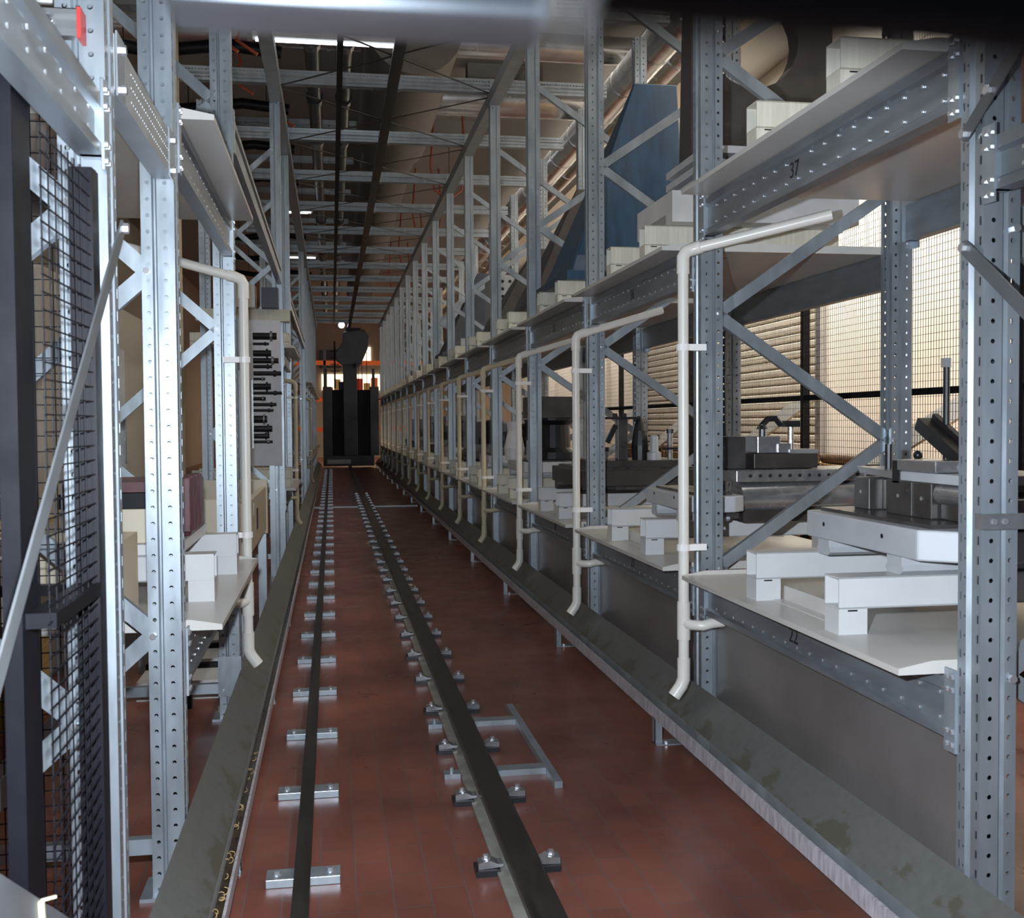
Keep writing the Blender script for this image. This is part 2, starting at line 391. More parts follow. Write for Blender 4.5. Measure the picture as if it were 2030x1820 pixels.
# ------------------------------------------------------------------ beams
def text(body, size, loc, rot, parent, mat='ink', name='painted_number'):
    c = bpy.data.curves.new(name, 'FONT'); c.body = body; c.size = size; c.align_x = 'CENTER'; c.extrude = .0006
    tmp = bpy.data.objects.new(name + '_curve', c); COL.objects.link(tmp)
    me = bpy.data.meshes.new_from_object(tmp.evaluated_get(bpy.context.evaluated_depsgraph_get())); bpy.data.objects.remove(tmp)
    me.materials.clear(); me.materials.append(M[mat]); o = bpy.data.objects.new(name, me); COL.objects.link(o); o.parent = parent
    g = parent['org']; o.location = (loc[0] - g[0], loc[1] - g[1], loc[2] - g[2]); o.rotation_euler = rot
    return o
def make_beam(x, y0, y1, zt, d, label, group, number=None, rivets=True, h=.16, mat='beam', step=.1):
    """sigma beam with its face at x, depth in direction d"""
    zb = zt - h
    t = thing('shelf_beam', (x, (y0 + y1) / 2, zb), label, 'beam', group)
    pr = [(0, zt), (0, zt - .032), (.013, zt - .040), (.013, zb + .032), (0, zb + .024), (0, zb), (.05, zb), (.05, zt)]
    MB().prism([(x + d * a, z) for a, z in pr], 'y', y0 + .03, y1 - .03).build('beam_body', mat, t)
    for ya, yb in ((y0, y0 + .05), (y1 - .05, y1)):
        MB().box(x - d * .006, ya, zb - .03, x - d * .0, yb, zt + .03).box(x, ya, zb, x + d * .045, yb, zt).build('end_connector', 'galv', t)
        if rivets:
            for yy in (ya + .013, ya + .037):
                for zz in (zb - .01, zb + .025, zt - .025, zt + .01): MB().bolt((x - d * .006, yy, zz), (-d, 0, 0), .0075, .006).build('connector_bolt', 'bolt', t)
    if rivets:
        m = MB(); n = int((y1 - y0 - .2) / step)
        for k in range(n + 1):
            y = y0 + .1 + k * step
            for z in (zt - .050, zb + .042):
                if number and abs(y - (y0 + y1) / 2 - .05) < .055 and z > zb + .06: continue
                m.cyl((x + d * .012, y, z), (x + d * .008, y, z), .0055, 7)
                if y0 < 6: m.build('rivet', 'bolt', t); m = MB()
        if m.v: m.build('rivet_rows', 'bolt', t)
    if number: text(number, .078, (x + d * .0118, (y0 + y1) / 2 + .05, zb + .054), (PI / 2, 0, -d * PI / 2), t)
    return t
LOWNUM = {0: '22', 1: '21', 2: '20'}
UPNUM = {0: '37', 1: '36', 2: '35'}
def make_shelf(x0, x1, y0, y1, z, d, label, group):
    """white tray board overhanging the aisle at x0; x1 is the rear edge; z is its upper face"""
    t = thing('shelf_board', ((x0 + x1) / 2, (y0 + y1) / 2, z - .02), label, 'shelf', group)
    MB().box(x0, y0, z - .018, x1, y1, z, 0).build('board', 'white', t)
    xa = x0 + d * .10
    for ya, s in ((y0, 1), (y1, -1)):
        MB().prism([(x0, z), (xa, z + .018), (x1, z + .018), (x1, z)], 'y', ya, ya + s * .006).build('raised_rim', 'white', t)
    return t
ZLOW, ZUP0, ZUP = -.662, .985, .792       # upper faces of the boards at the three levels
for i in range(NF - 1):
    y0, y1 = FY(i) + .1, FY(i + 1)
    o = ORD[i]
    ol = o + ' bay' + (' from camera' if i else '')
    zu = ZUP0 if i == 0 else ZUP
    nl, nu = LOWNUM.get(i), UPNUM.get(i)
    close = i < 5
    make_beam(XR, y0, y1, ZLOW - .022, 1, 'lower aisle beam of the numbered rack, %s%s' % (ol, ', painted %s' % nl if nl else ''), 'lower aisle beams of the numbered rack', nl, close)
    make_beam(XR, y0, y1, zu - .022, 1, 'upper aisle beam of the numbered rack, %s%s' % (ol, ', painted %s' % nu if nu else ''), 'upper aisle beams of the numbered rack', nu, close)
    if i < 9:
        make_beam(XR + 1.0, y0, y1, zu - .022, -1, 'rear beam under the upper white shelf, fence side, %s' % ol, 'rear beams of the numbered rack', None, False)
        make_beam(XR + 1.0, y0, y1, ZLOW - .022, -1, 'rear beam under the lower white shelf, fence side, %s' % ol, 'rear beams of the numbered rack', None, False)
    make_shelf(1.48, 2.62, y0 + .08, y1 - .09, ZLOW, 1, 'lower white shelf of the numbered rack, %s' % ol, 'lower white shelves of the numbered rack')
    make_shelf(1.48, 2.62, y0 + .08, y1 - .09, zu, 1, 'upper white shelf of the numbered rack, %s' % ol, 'upper white shelves of the numbered rack')
    # splash sheet below the lower beam
    t = thing('splash_panel', (1.665, y0 + .97, FL + .2), 'dull sheet metal splash panel below the lower beam, %s bay from the camera' % o, 'splash panel', 'splash panels of the numbered rack')
    MB().box(1.664, y0 + .035, -1.30, 1.668, y1 - .01, ZLOW - .185).build('sheet', 'sheet', t)
    MB().box(1.625, y0 + .003, -1.30, 1.668, y0 + .035, ZLOW - .22).build('edge_flange', 'galv', t)

# ------------------------------------------------------------------ white square tubes that carry the pallets
def make_tube(loc, length, label, group, rz=0, mat='tube'):
    t = thing('pallet_support_tube', loc, label, 'support tube', group, rz)
    m = MB(); a = .005; z0, z1 = .08, .178; W = .098
    m.box(0, 0, z0, length, W, z0 + a).box(0, 0, z1 - a, length, W, z1).box(0, 0, z0, length, a, z1).box(0, W - a, z0, length, W, z1)
    m.build('tube', mat, t, local=True)
    for x in (0, length - .095):
        l = MB().box(x, .002, .0, x + .095, W - .002, .0795).build('leg', mat, t, local=True)
        MB().box(x + .030, .0014, .0715, x + .062, .003, .0765).build('slit', 'ink', l, local=True)
    return t
tp = ts = None
for i in range(NF - 1):
    for zz, lvl in ((ZLOW, 'lower'), (ZUP0 if i == 0 else ZUP, 'upper')):
        for k, (dy, nm) in enumerate(((.63, 'near'), (1.28, 'far'))):
            lab = '%s white square tube on the %s shelf of the numbered rack, %s bay' % ('nearer' if nm == 'near' else 'farther', lvl, ORD[i])
            loc = (1.535, FY(i) + dy, zz); grp = 'white tubes on the %s shelves of the numbered rack' % lvl
            if lvl == 'lower' and i < 3:
                if tp is None: tp = make_tube(loc, 1.02, lab, grp)
                else: dup(tp, loc, lab, grp)
            else:
                if ts is None: ts = make_tube(loc, 1.02, lab, grp, mat='tube_stain')
                else: dup(ts, loc, lab, grp)
for i in range(4):
    tag(MB().prism([(1.640, ZLOW), (1.645, ZLOW), (1.645, ZLOW + .055), (1.640, ZLOW + .055)], 'y', FY(i) + .735, FY(i) + 1.275).prism([(1.600, ZLOW), (1.640, ZLOW), (1.640, ZLOW + .004), (1.600, ZLOW + .004)], 'y', FY(i) + .735, FY(i) + 1.275).build('spacer_angle', 'white'),
        'white spacer angle between the two tubes on the lower shelf, %s bay' % ORD[i], 'spacer angle')

# ------------------------------------------------------------------ drain pipes
def make_pipe(s, x, y, zt, zt2, label, group, old=False, xe=None, ye=0, zbot=-1.12):
    """s = direction of the rack from the pipe"""
    r = .0235; A, Bm = ('pvc_yellow', 'pvc_yellow') if old else ('pvc', 'pvc')
    t = thing('drain_pipe', (x, y, zbot - .09), label, 'drain pipe', group)
    MB().cyl((x, y, zbot), (x, y, zt - .05), r, 14).build('riser', A, t, smooth=True)
    xe = x + s * .56 if xe is None else xe
    e = (xe, y + ye, zt2)
    MB().path([(x, y, zt - .10), (x, y, zt - .03), (x + s * .012, y, zt - .006), (x + s * .04, y, zt + .006), (x + s * .075, y + ye * .1, zt + .015)], r * 1.2, 14).build('elbow', A, t, smooth=True)
    MB().cyl((x + s * .06, y + ye * .08, zt + .010), e, r, 14).build('branch_arm', A, t, smooth=True)
    zq = -.872
    MB().cyl((x, y, zq - .075), (x, y, zq + .09), r * 1.24, 14).build('tee', A, t, smooth=True)
    MB().path([(x, y, zq), (x + s * .02, y - .045, zq - .005), (x + s * .06, y - .075, zq - .004), (x + s * .10, y - .07, zq + .004), (x + s * .155, y - .06, zq + .006)], r * .95, 12).build('tee_branch', A, t, smooth=True)
    MB().path([(x, y, zbot + .09), (x, y, zbot), (x - s * .012, y, zbot - .03), (x - s * .045, y, zbot - .075)], r * 1.22, 14).build('outlet', A, t, smooth=True)
    for z in (.32, -.545):
        MB().box(x + s * .005, y - .016, z - .014, x + s * .10, y + .016, z + .014).cyl((x, y, z - .014), (x, y, z + .014), r * 1.25, 12).build('pipe_clamp', 'pvc_white', t)
for i in range(1, NF - 1):
    make_pipe(1, 1.50, FY(i) - .055, .735 if i == 1 else .545, .855 if i == 1 else .70,
              ('cream drain pipe on the post at the far end of beam 37' if i == 1 else 'cream drain pipe of the numbered rack, %s from the camera' % ORD[i - 1]), 'drain pipes of the numbered rack', i > 3, ye=-.25 if i == 1 else 0)
make_pipe(-1, -.42, 5.44, .72, .87, 'cream drain pipe before the gate-side rack, nearest to the camera', 'drain pipes of the gate-side rack', False, xe=-1.0)
make_pipe(-1, -.42, 13.046, .50, .62, 'yellowed drain pipe of the gate-side rack in front of the fifth frame', 'drain pipes of the gate-side rack', True)
make_pipe(-1, -.42, 22.346, .50, .62, 'yellowed drain pipe of the gate-side rack, farthest from the camera', 'drain pipes of the gate-side rack', True)

# ------------------------------------------------------------------ gutters
def make_gutter(pl, y0, y1, label, group, feet, zroot, fx):
    """pl: plate top, plate bottom, trough inner, lip (x,z) points"""
    (xt, zt), (xb, zb), (xq, zq), (xl, zl) = pl
    s = 1 if xt > xl else -1
    t = thing('drip_gutter', ((xt + xl) / 2, (y0 + y1) / 2, zroot), label, 'drip gutter', group)
    MB().sheet([(xt + s * .001, zt - .03), (xt, zt), (xb, zb)], .003, 'y', y0, y1 - .008).build('sloped_plate', 'gutter', t)
    MB().sheet([(xb, zb), (xb, zq), (xq, zq)], .003, 'y', y0, y1 - .003).build('trough', 'beam_dull', t)
    MB().box(xl, y0, zq - .004, xl + s * .009, y1 - .003, zl).build('lip', 'lip', t)
    MB().box(xl + s * .012, y0, zq + .004, xb - s * .002, y1 - .003, zq + (.040 if s < 0 else .016)).build('sludge', 'grease', t)
    for y in feet:
        f = MB().box(fx, y, FL, fx + s * .12, y + .004, FL + .004).box(fx, y - .03, FL, fx + s * .13, y + .05, FL + .004)
        f.box(fx, y, FL, fx + s * .035, y + .003, zq).box(fx, y, FL, fx + s * .003, y + .04, zq).box(fx + s * .127, y, FL, fx + s * .13, y + .04, zq)
        p = f.build('foot_bracket', 'galv', t)
        MB().bolt((fx + s * .05, y - .012, FL + .004), (0, 0, 1), .009, .012).build('anchor_bolt', 'bolt', p)
RP = ((1.592, -1.17), (1.487, -1.292), (1.45, -1.362), (1.447, -1.308))
feetR = [2.5 + 2.2 * k for k in range(16)]
ys = [1.6, 4.1, 6.2, 8.3, 12.4, 16.6, 20.7, 24.8, 28.9, 33.0, 36.9]
for k in range(len(ys) - 1):
    make_gutter(RP, ys[k], ys[k + 1], 'grey drip gutter along the numbered rack, %s length from the camera' % ORD[k], 'drip gutters along the numbered rack', [y for y in feetR if ys[k] <= y < ys[k + 1]], -1.362, 1.447)
LP = ((-.462, -1.235), (-.352, -1.352), (-.318, -1.432), (-.313, -1.385))
feetL = [3.6 + 2.2 * k for k in range(15)]
ys = [1.9, 5.75, 8.6, 10.9, 12.5, 15.0, 17.2, 21, 25, 29, 33, 36.5]
for k in range(len(ys) - 1):
    make_gutter(LP, ys[k], ys[k + 1], 'grey drip gutter along the gate-side rack, %s length from the camera' % ORD[k], 'drip gutters along the gate-side rack', [y for y in feetL if ys[k] <= y < ys[k + 1]], -1.432, -.313)
# swarf curls lying in the near gutter
m = MB()
for k in range(26):
    x = random.uniform(-.345, -.325); y = random.uniform(2.6, 4.6); r = random.uniform(.006, .013); a0 = random.uniform(0, 6)
    m.path([(x + r * .8 * math.cos(a0 + a), y + r * 1.6 * math.sin(a0 + a), -1.387 + .012 * a / 5) for a in (0, .8, 1.6, 2.4, 3.2, 4, 4.8)], .0012, 4)
tag(m.build('swarf_curls', 'wood'), 'thin brown swarf curls lying in the gutter before the gate-side rack', 'swarf', kind='stuff')

# ------------------------------------------------------------------ floor rails
tag(MB().box(-.137, 2.2, -1.452, -.085, 36.4, -1.438).build('guide_strip', 'rail'), 'thin dark steel guide strip laid along the floor on pale tie plates', 'guide rail')
tp_ = thing('tie_plate', (-.108, 3.49, FL), 'pale steel tie plate under the thin guide strip, nearest to the camera', 'tie plate', 'tie plates under the guide strip')
MB().box(-.118, -.042, 0, .118, .042, .028).build('plate', 'galv', tp_, local=True, bevel=.002)
for x in (-.085, .085):
    MB().cyl((x, 0, .028), (x, 0, .031), .014, 12).bolt((x, 0, .031), (0, 0, 1), .010, .010).build('bolt', 'bolt', tp_, local=True)
for k in range(1, 40):
    dup(tp_, (-.108, 3.49 + .812 * k, FL), 'pale steel tie plate under the thin guide strip, %s from the camera' % ORD[k])
t = thing('crane_rail', (.595, 19, FL), 'heavy dark crane rail with pale base flange clamped to the red floor', 'rail')
MB().box(.515, 2.0, FL + .004, .668, 36.9, FL + .016).build('base_flange', 'rail_flange', t)
MB().prism([(.556, FL + .016), (.640, FL + .016), (.634, FL + .030), (.650, FL + .040), (.650, FL + .062), (.644, FL + .066), (.552, FL + .066), (.546, FL + .062), (.546, FL + .040), (.562, FL + .030)], 'y', 2.0, 36.9).build('rail_head', 'rail', t)
def make_clamp(loc, s, label, group):
    t = thing('rail_clamp', loc, label, 'rail clamp', group)
    MB().box(-.045, -.042, 0, .035, .042, .020).build('base_pad', 'black_oxide', t, local=True)
    m = MB().prism([(-.036 * s, .020), (-.036 * s, .040), (.005 * s, .046), (.030 * s, .034), (.046 * s, .034), (.046 * s, .026), (.02 * s, .022)], 'y', -.025, .025)
    m.build('clamp_jaw', 'mach', t, local=True)
    MB().cyl((-.008 * s, 0, .044), (-.008 * s, 0, .047), .015, 12).bolt((-.008 * s, 0, .047), (0, 0, 1), .011, .012).build('bolt', 'bolt', t, local=True)
    return t
ca = make_clamp((.492, 3.45, FL), 1, 'bright clamp on the guide-strip side of the crane rail, nearest to the camera', 'rail clamps, guide-strip side')
cb = make_clamp((.693, 3.45, FL), -1, 'bright clamp on the numbered-rack side of the crane rail, nearest to the camera', 'rail clamps, rack side')
for k in range(1, 30):
    dup(ca, (.492, 3.45 + .655 * k, FL), 'bright clamp on the guide-strip side of the crane rail, %s from the camera' % ORD[k])
    dup(cb, (.693, 3.45 + .655 * k, FL), 'bright clamp on the numbered-rack side of the crane rail, %s from the camera' % ORD[k])
t = thing('floor_stop_frame', (.78, 4.75, FL), 'grey steel frame lying flat on the floor beside the crane rail', 'floor frame')
MB().box(.872, 4.20, FL, .905, 5.42, FL + .028).build('long_bar', 'galv', t)
for y in (4.42, 5.17):
    MB().box(.67, y - .035, FL, .872, y + .035, FL + .025).build('cross_bar', 'galv', t)
    MB().box(.445, y - .03, FL, .512, y + .03, FL + .02).bolt((.478, y, FL + .02), (0, 0, 1), .010, .02).build('end_tab', 'galv', t)
tag(MB().box(-.33, 19.17, FL, 1.50, 19.23, FL + .02).build('floor_threshold_bar', 'galv'), 'thin bright bar crossing the red floor between the two gutters', 'threshold bar')

# ------------------------------------------------------------------ overhead rails and ties
tag(MB().box(.565, 7.5, 3.20, .665, 37.2, 3.24).box(.605, 7.5, 3.24, .625, 37.2, 3.30).build('overhead_guide_rail', 'rail'), 'wide dark overhead guide rail running above the crane rail', 'overhead rail')
tag(MB().box(.085, 6.5, 3.10, .135, 37.0, 3.20).build('conductor_bar', 'black'), 'thin black conductor bar hung beside the wide overhead guide rail', 'conductor bar')
tag(MB().box(1.585, 6.2, 3.17, 1.70, 36.5, 3.185).box(1.585, 6.2, 3.185, 1.60, 36.5, 3.29).build('rack_top_rail', 'beam_dull'), 'grey top rail along the upright frames of the numbered rack', 'rack rail')
tag(MB().box(-.56, 6.2, 3.20, -.44, 36.5, 3.215).box(-.455, 6.2, 3.215, -.44, 36.5, 3.32).build('rack_top_rail', 'beam_dull'), 'grey top rail along the upright frames of the gate-side rack', 'rack rail')
cbm = thing('cross_beam', (.7, FY(3) + .05, 3.30), 'punched galvanised cross beam between the two racks, nearest to the camera', 'cross beam', 'cross beams over the aisle')
MB().sheet([(.030, .125), (.045, .125), (.045, .0), (-.045, .0), (-.045, .05), (-.035, .0625), (-.045, .075), (-.045, .125), (-.030, .125)], .003, 'x', -2.1, 2.1, [2, 2, 0, 1, 2, 2, 1, 2]).build('channel', ['punch_beam', 'punch_face', 'galv'], cbm, local=True)
for x in (-1.19, -.03, .95):
    MB().box(x - .05, -.058, -.012, x + .05, .058, .13).build('fixing_plate', 'galv', cbm, local=True)
for i in range(4, NF):
    dup(cbm, (.7, FY(i) + .05, 3.30), 'punched galvanised cross beam between the two racks, %s from the camera' % ORD[i - 3])
for i in range(3, 11):
    for k, (a, b) in enumerate(((-.45, 1.6), (1.6, -.45))):
        tag(MB().bar((a, FY(i) + .1, 3.285 - .012 * k), (b, FY(i + 1), 3.285 - .012 * k), .022, .006).build('tie_rod', 'rail'), 'thin tie rod above the aisle, %s pair, near end over the %s rack' % (ORD[i - 3], ('gate-side', 'numbered')[k]), 'tie rod', 'tie rods above the aisle')

# ------------------------------------------------------------------ gate-side rack: beams, shelves, tubes
LR = XL - .8
def left_bay(y0, y1, zs, nm, rear=True, shelf=True, rivets=False):
    for z, lv in zs:
        make_beam(XL, y0, y1, z - .022, -1, '%s aisle beam of the gate-side rack, %s' % (lv, nm), 'aisle beams of the gate-side rack', None, rivets)
        if rear: make_beam(LR, y0, y1, z - .022, 1, '%s rear beam of the gate-side rack, %s' % (lv, nm), 'rear beams of the gate-side rack', None, False)
        if shelf: make_shelf(-.365, -1.28, y0 + .09, y1 - .10, z, -1, '%s white shelf of the gate-side rack, %s' % (lv, nm), 'white shelves of the gate-side rack')
left_bay(3.55, 5.5, ((-.66, 'lower'), (1.012, 'upper')), 'bay ahead of the near drain pipe', rivets=True)
left_bay(11.09, 13.1, ((-.66, 'lower'), (.80, 'upper')), 'bay past the loading table')
for k in range(5, 12):
    left_bay(LY[k] + .1, LY[k + 1], ((-.66, 'lower'), (.80, 'upper')), '%s bay of the far block' % ORD[k - 5], rear=False)
make_beam(XL, 5.6, 10.99, 1.56, -1, 'long galvanised beam spanning over the loading table', 'long beams of the gate-side rack', None, False)
make_beam(XL, 13.2, 20.3, 1.56, -1, 'long galvanised beam of the gate-side rack past the second drain pipe', 'long beams of the gate-side rack', None, False)
make_beam(XL, 1.0, 2.435, .70, -1, 'galvanised beam crossing above the black mesh gate', 'end beams before the first frames', None, True, h=.13, step=.11)
t = thing('punched_link_beam', (-.495, 3.0, .755), 'short punched beam linking the first two frames of the gate-side rack', 'link beam')
m = MB().sheet([(-.53, .88), (-.47, .88), (-.47, .755), (-.53, .755)], -.003, 'y', 2.545, 3.44); m.build('channel', 'beam_dull', t)
m = MB()
for k in range(24):
    for z in (.785, .82, .852): m.cyl((-.472, 2.75 + .026 * k, z), (-.4690, 2.75 + .026 * k, z), .0034, 6)
m.build('stud_row', 'galv', t)
for y in (2.60, 3.39):
    MB().box(-.4655, y - .045, .745, -.4695, y + .045, .89).build('end_plate', 'galv', t)
    for z in (.77, .86): MB().bolt((-.4655, y, z), (1, 0, 0), .012, .012).build('bolt', 'bolt', t)
make_beam(XR, 1.0, 2.44, .69, 1, 'galvanised beam running out of the picture from the nearest numbered-rack frame', 'end beams before the first frames', None, True, h=.13, step=.2)
for k, (y, nm, z) in enumerate(((4.12, 'nearer', -.66), (4.85, 'farther', -.66))):
    dup(tp, (-.44 + .02 * k, y + .098, z), '%s white square tube on the lower shelf behind the near drain pipe' % nm, 'white tubes on the gate-side rack', PI)
for k, (y, nm) in enumerate(((11.7, 'nearer'), (12.3, 'farther'))):
    dup(ts, (-.44, y + .098, -.66), '%s stained tube on the lower gate-side shelf past the loading table' % nm, 'white tubes on the gate-side rack', PI)
    dup(ts, (-.44, y + .098, .80), '%s stained tube on the upper gate-side shelf past the loading table' % nm, 'white tubes on the gate-side rack', PI)

make_shelf(-.54, -1.28, 2.62, 3.40, .985, -1, 'short white shelf between the first two gate-side frames', 'white shelves of the gate-side rack')
t = thing('post_guard', (-.52, 5.49, -1.40), 'scuffed galvanised guard wrapped round the third gate-side post', 'post guard')
MB().sheet([(-.575, 5.60), (-.575, 5.488), (-.462, 5.488), (-.462, 5.60)], .003, 'z', -1.36, -1.16).build('folded_plate', 'galv', t)
for x in (-.55, -.49): MB().bolt((x, 5.488, -1.33), (0, -1, 0), .006, .005).build('screw', 'bolt', t)
# flat straps and brackets on the nearest frames
def strap(p0, p1, x, label, bolts):
    t = thing('bracing_strap', (x, (p0[0] + p1[0]) / 2, min(p0[1], p1[1])), label, 'bracing strap')
    d = Vector((0, p1[0] - p0[0], p1[1] - p0[1])).normalized(); n = Vector((0, -d.z, d.y)) * .019
    a = Vector((0, p0[0], p0[1])); b = Vector((0, p1[0], p1[1]))
    MB().prism([(q.y, q.z) for q in (a + n, a - n, b - n, b + n)], 'x', x - .002, x + .002).cyl((x - .0019, p0[0], p0[1]), (x + .0019, p0[0], p0[1]), .019, 16).build('flat_bar', 'strap', t)
    s = 1 if x < 0 else -1
    for q in bolts: MB().bolt((x + s * .002, q[0], q[1]), (s, 0, 0), .012, .012).build('bolt', 'bolt', t)
strap((2.50, .437), (1.45, -.42), -.452, 'grey flat strap slanting across the black mesh gate', [(2.50, .437)])
strap((2.50, .72), (1.7, 1.30), 1.588, 'grey strap rising from the nearest numbered-rack post above beam 37', [(2.50, .72), (2.40, .80)])
strap((2.50, .435), (1.5, -.32), 1.588, 'grey strap falling from the nearest numbered-rack post below beam 37', [(2.50, .435)])
t = thing('post_bracket', (1.67, 2.40, -.28), 'small bright bracket clipped to the nearest numbered-rack post', 'bracket')
MB().sheet([(1.595, 2.46), (1.595, 2.425), (1.76, 2.425)], .003, 'z', -.275, -.235).build('strip', 'mach', t)
for x in (1.625, 1.655): MB().bolt((x, 2.425, -.255), (0, -1, 0), .008, .006).build('bolt', 'bolt', t)
t = thing('hook_profile', (-.56, 2.39, .81), 'grey profile with red end cap hanging on the post above the mesh gate', 'profile')
MB().sheet([(2.40, .865), (2.372, .865), (2.372, .855), (2.385, .85), (2.385, .83), (2.372, .825), (2.372, .81), (2.40, .81)], .003, 'x', -.70, -.512).build('channel', 'silver', t)
MB().box(-.511, 2.368, .806, -.503, 2.42, .869).build('end_cap', 'red', t)
MB().path([(-.575 + .014 * math.cos(a), 2.378, .838 + .009 * math.sin(a)) for a in (.3, 1, 1.8, 2.6, 3.3, 4, 4.6)], .0035, 8).build('hook', 'mach', t)
t = thing('slotted_brace', (-.45, 1.68, -.86), 'slanting slotted brace with a pale cable tie below the mesh gate', 'brace')
MB().bar((-.45, 1.40, -.56), (-.45, 1.95, -.905), .004, .055, (0, 0, 1)).build('bar', 'strap', t)
MB().bar((-.4475, 1.70, -.722), (-.4475, 1.71, -.79), .016, .006, (0, 1, 0)).bar((-.447, 1.712, -.725), (-.43, 1.73, -.728), .004, .004).build('cable_tie', 'pvc_yellow', t)
m = MB()
for k in range(6): m.cyl((-.448, 1.72 + .035 * k, -.768 - .022 * k), (-.4465, 1.72 + .035 * k, -.768 - .022 * k), .006, 8)
m.build('slot_row', 'bolt', t)

# ------------------------------------------------------------------ black mesh gate and mesh screen near the camera
t = thing('mesh_gate', (-.48, 2.05, FL), 'black wire mesh gate standing beside the nearest gate-side frame', 'mesh gate')
MB().box(-.558, 1.94, FL, -.527, 2.05, 2.0).build('gate_post', 'black', t)
MB().box(-.522, 2.325, FL, -.478, 2.385, .53).build('stile', 'black', t)
MB().box(-.527, 1.96, -.352, -.476, 2.325, -.325).build('cross_rail', 'black', t)
m = MB()
for k in range(8): m.bar((-.487, 1.96 + .05 * k, FL), (-.487, 1.96 + .05 * k, .52), .0026, .0026, (0, 1, 0))
m.build('vertical_wires', 'black', t)
m = MB()
for k in range(67): m.bar((-.4835, 1.94, FL + .03 * k), (-.4835, 2.33, FL + .03 * k), .0026, .0026)
m.build('horizontal_wires', 'black', t)
t = thing('mesh_screen', (-1.2, 3.2, FL), 'black wire mesh screen standing behind the mesh gate, across the rack end', 'mesh screen')
for x in (-2.2, -1.22): MB().box(x, 3.19, FL, x + .03, 3.22, 2.0).build('screen_post', 'black', t)
for x in (-.70,): MB().box(x, 3.19, FL, x + .05, 3.22, 2.0).build('screen_post', 'black', t)
MB().box(-2.2, 3.19, -.48, -.65, 3.22, -.45).build('cross_rail', 'black', t)
m = MB()
for k in range(58): m.bar((-2.2 + .0265 * k, 3.205, FL), (-2.2 + .0265 * k, 3.205, 2.0), .003, .003, (0, 1, 0))
m.build('vertical_wires', 'black', t)
m = MB()
for k in range(78): m.bar((-2.2, 3.2015, FL + .044 * k), (-.65, 3.2015, FL + .044 * k), .003, .003)
m.build('horizontal_wires', 'black', t)
m = MB()
m.path([(-.515 + .012 * math.cos(k * .9), 1.66 + .012 * math.sin(k * .9), -.95 + .0012 * k) for k in range(460)], .0022, 5)
tag(m.build('coil_spring', 'mach'), 'long steel coil spring hanging beside the black gate post', 'spring')

# ------------------------------------------------------------------ mesh fence on the window side
for k in range(7):
    y0 = 2.6 + 2.8 * k; y1 = y0 + 2.8
    t = thing('mesh_fence_panel', (3.8, y0 + 1.4, FL), 'black mesh fence panel behind the numbered rack, %s from the camera' % ORD[k], 'mesh fence', 'black mesh fence panels behind the numbered rack')
    MB().box(3.77, y0 - .022, FL, 3.83, y0 + .022, 2.6).build('fence_post', 'black', t)
    for z in (-1.30, .185, 1.8): MB().box(3.78, y0 + .022, z - .022, 3.82, y1 - .022, z + .022).build('fence_rail', 'black', t)
    m = MB(); n = int(2.75 / .031)
    for j in range(n): m.bar((3.775, y0 + .04 + .031 * j, -1.3), (3.775, y0 + .04 + .031 * j, 2.5), .0026, .0026, (0, 1, 0))
    m.build('vertical_wires', 'black', t)
    m = MB()
    for j in range(76): m.bar((3.7722, y0 + .02, -1.3 + .05 * j), (3.7722, y1 - .02, -1.3 + .05 * j), .0026, .0026)
    m.build('horizontal_wires', 'black', t)
for k, (y, z) in enumerate(((6.4, -.30), (9.2, -.30), (12.0, -.30), (14.8, -.30))):
    t = thing('slanted_board', (4.14, y + .4, FL), 'pale slanted board leaning behind the mesh fence, %s from the camera' % ORD[k], 'board', 'slanted boards behind the fence')
    q = [(4.02, y + 1.5, z - .06), (4.02, y + 1.05, z - .06), (4.36, y, z + .50), (4.36, y + .45, z + .50)]
    MB().add(q + [(a + .035, b, c) for a, b, c in q], [(0, 1, 2, 3), (7, 6, 5, 4), (0, 4, 5, 1), (1, 5, 6, 2), (2, 6, 7, 3), (3, 7, 4, 0)]).build('board', 'pale', t)
    MB().box(4.08, y + 1.1, FL, 4.12, y + 1.14, z).build('prop', 'black', t)
for k in range(5):
    y = 5.0 + 2.3 * k
    t = thing('timber_crate', (4.9, y + 1, FL), 'yellow slatted timber crate beyond the mesh fence, %s from the camera' % ORD[k], 'crate', 'timber crates beyond the fence')
    m = MB()
    for j in range(8): m.box(4.35, y, FL + .12 + .125 * j, 4.37, y + 2.0, FL + .215 + .125 * j)
    m.box(4.37, y, FL + .11, 5.4, y + 2.0, FL + 1.08); m.build('slatted_side', 'wood', t)
    for j in range(3): MB().box(4.33, y + .1 + .82 * j, FL, 4.352, y + .24 + .82 * j, FL + 1.1).build('upright_batten', 'wood', t)
    for j in range(3): MB().box(4.34, y + .3 + .6 * j, FL + .72, 4.345, y + .55 + .6 * j, FL + .84).build('dark_opening', 'ink', t)
    r = MB().cyl((4.55, y - .05, FL + 1.125), (4.55, y + 2.1, FL + 1.125), .045, 14).build('wrapped_roll', 'brownroll', smooth=True)
    tag(r, 'brown wrapped roll lying on a timber crate, %s from the camera' % ORD[k], 'roll', 'rolls on the timber crates')

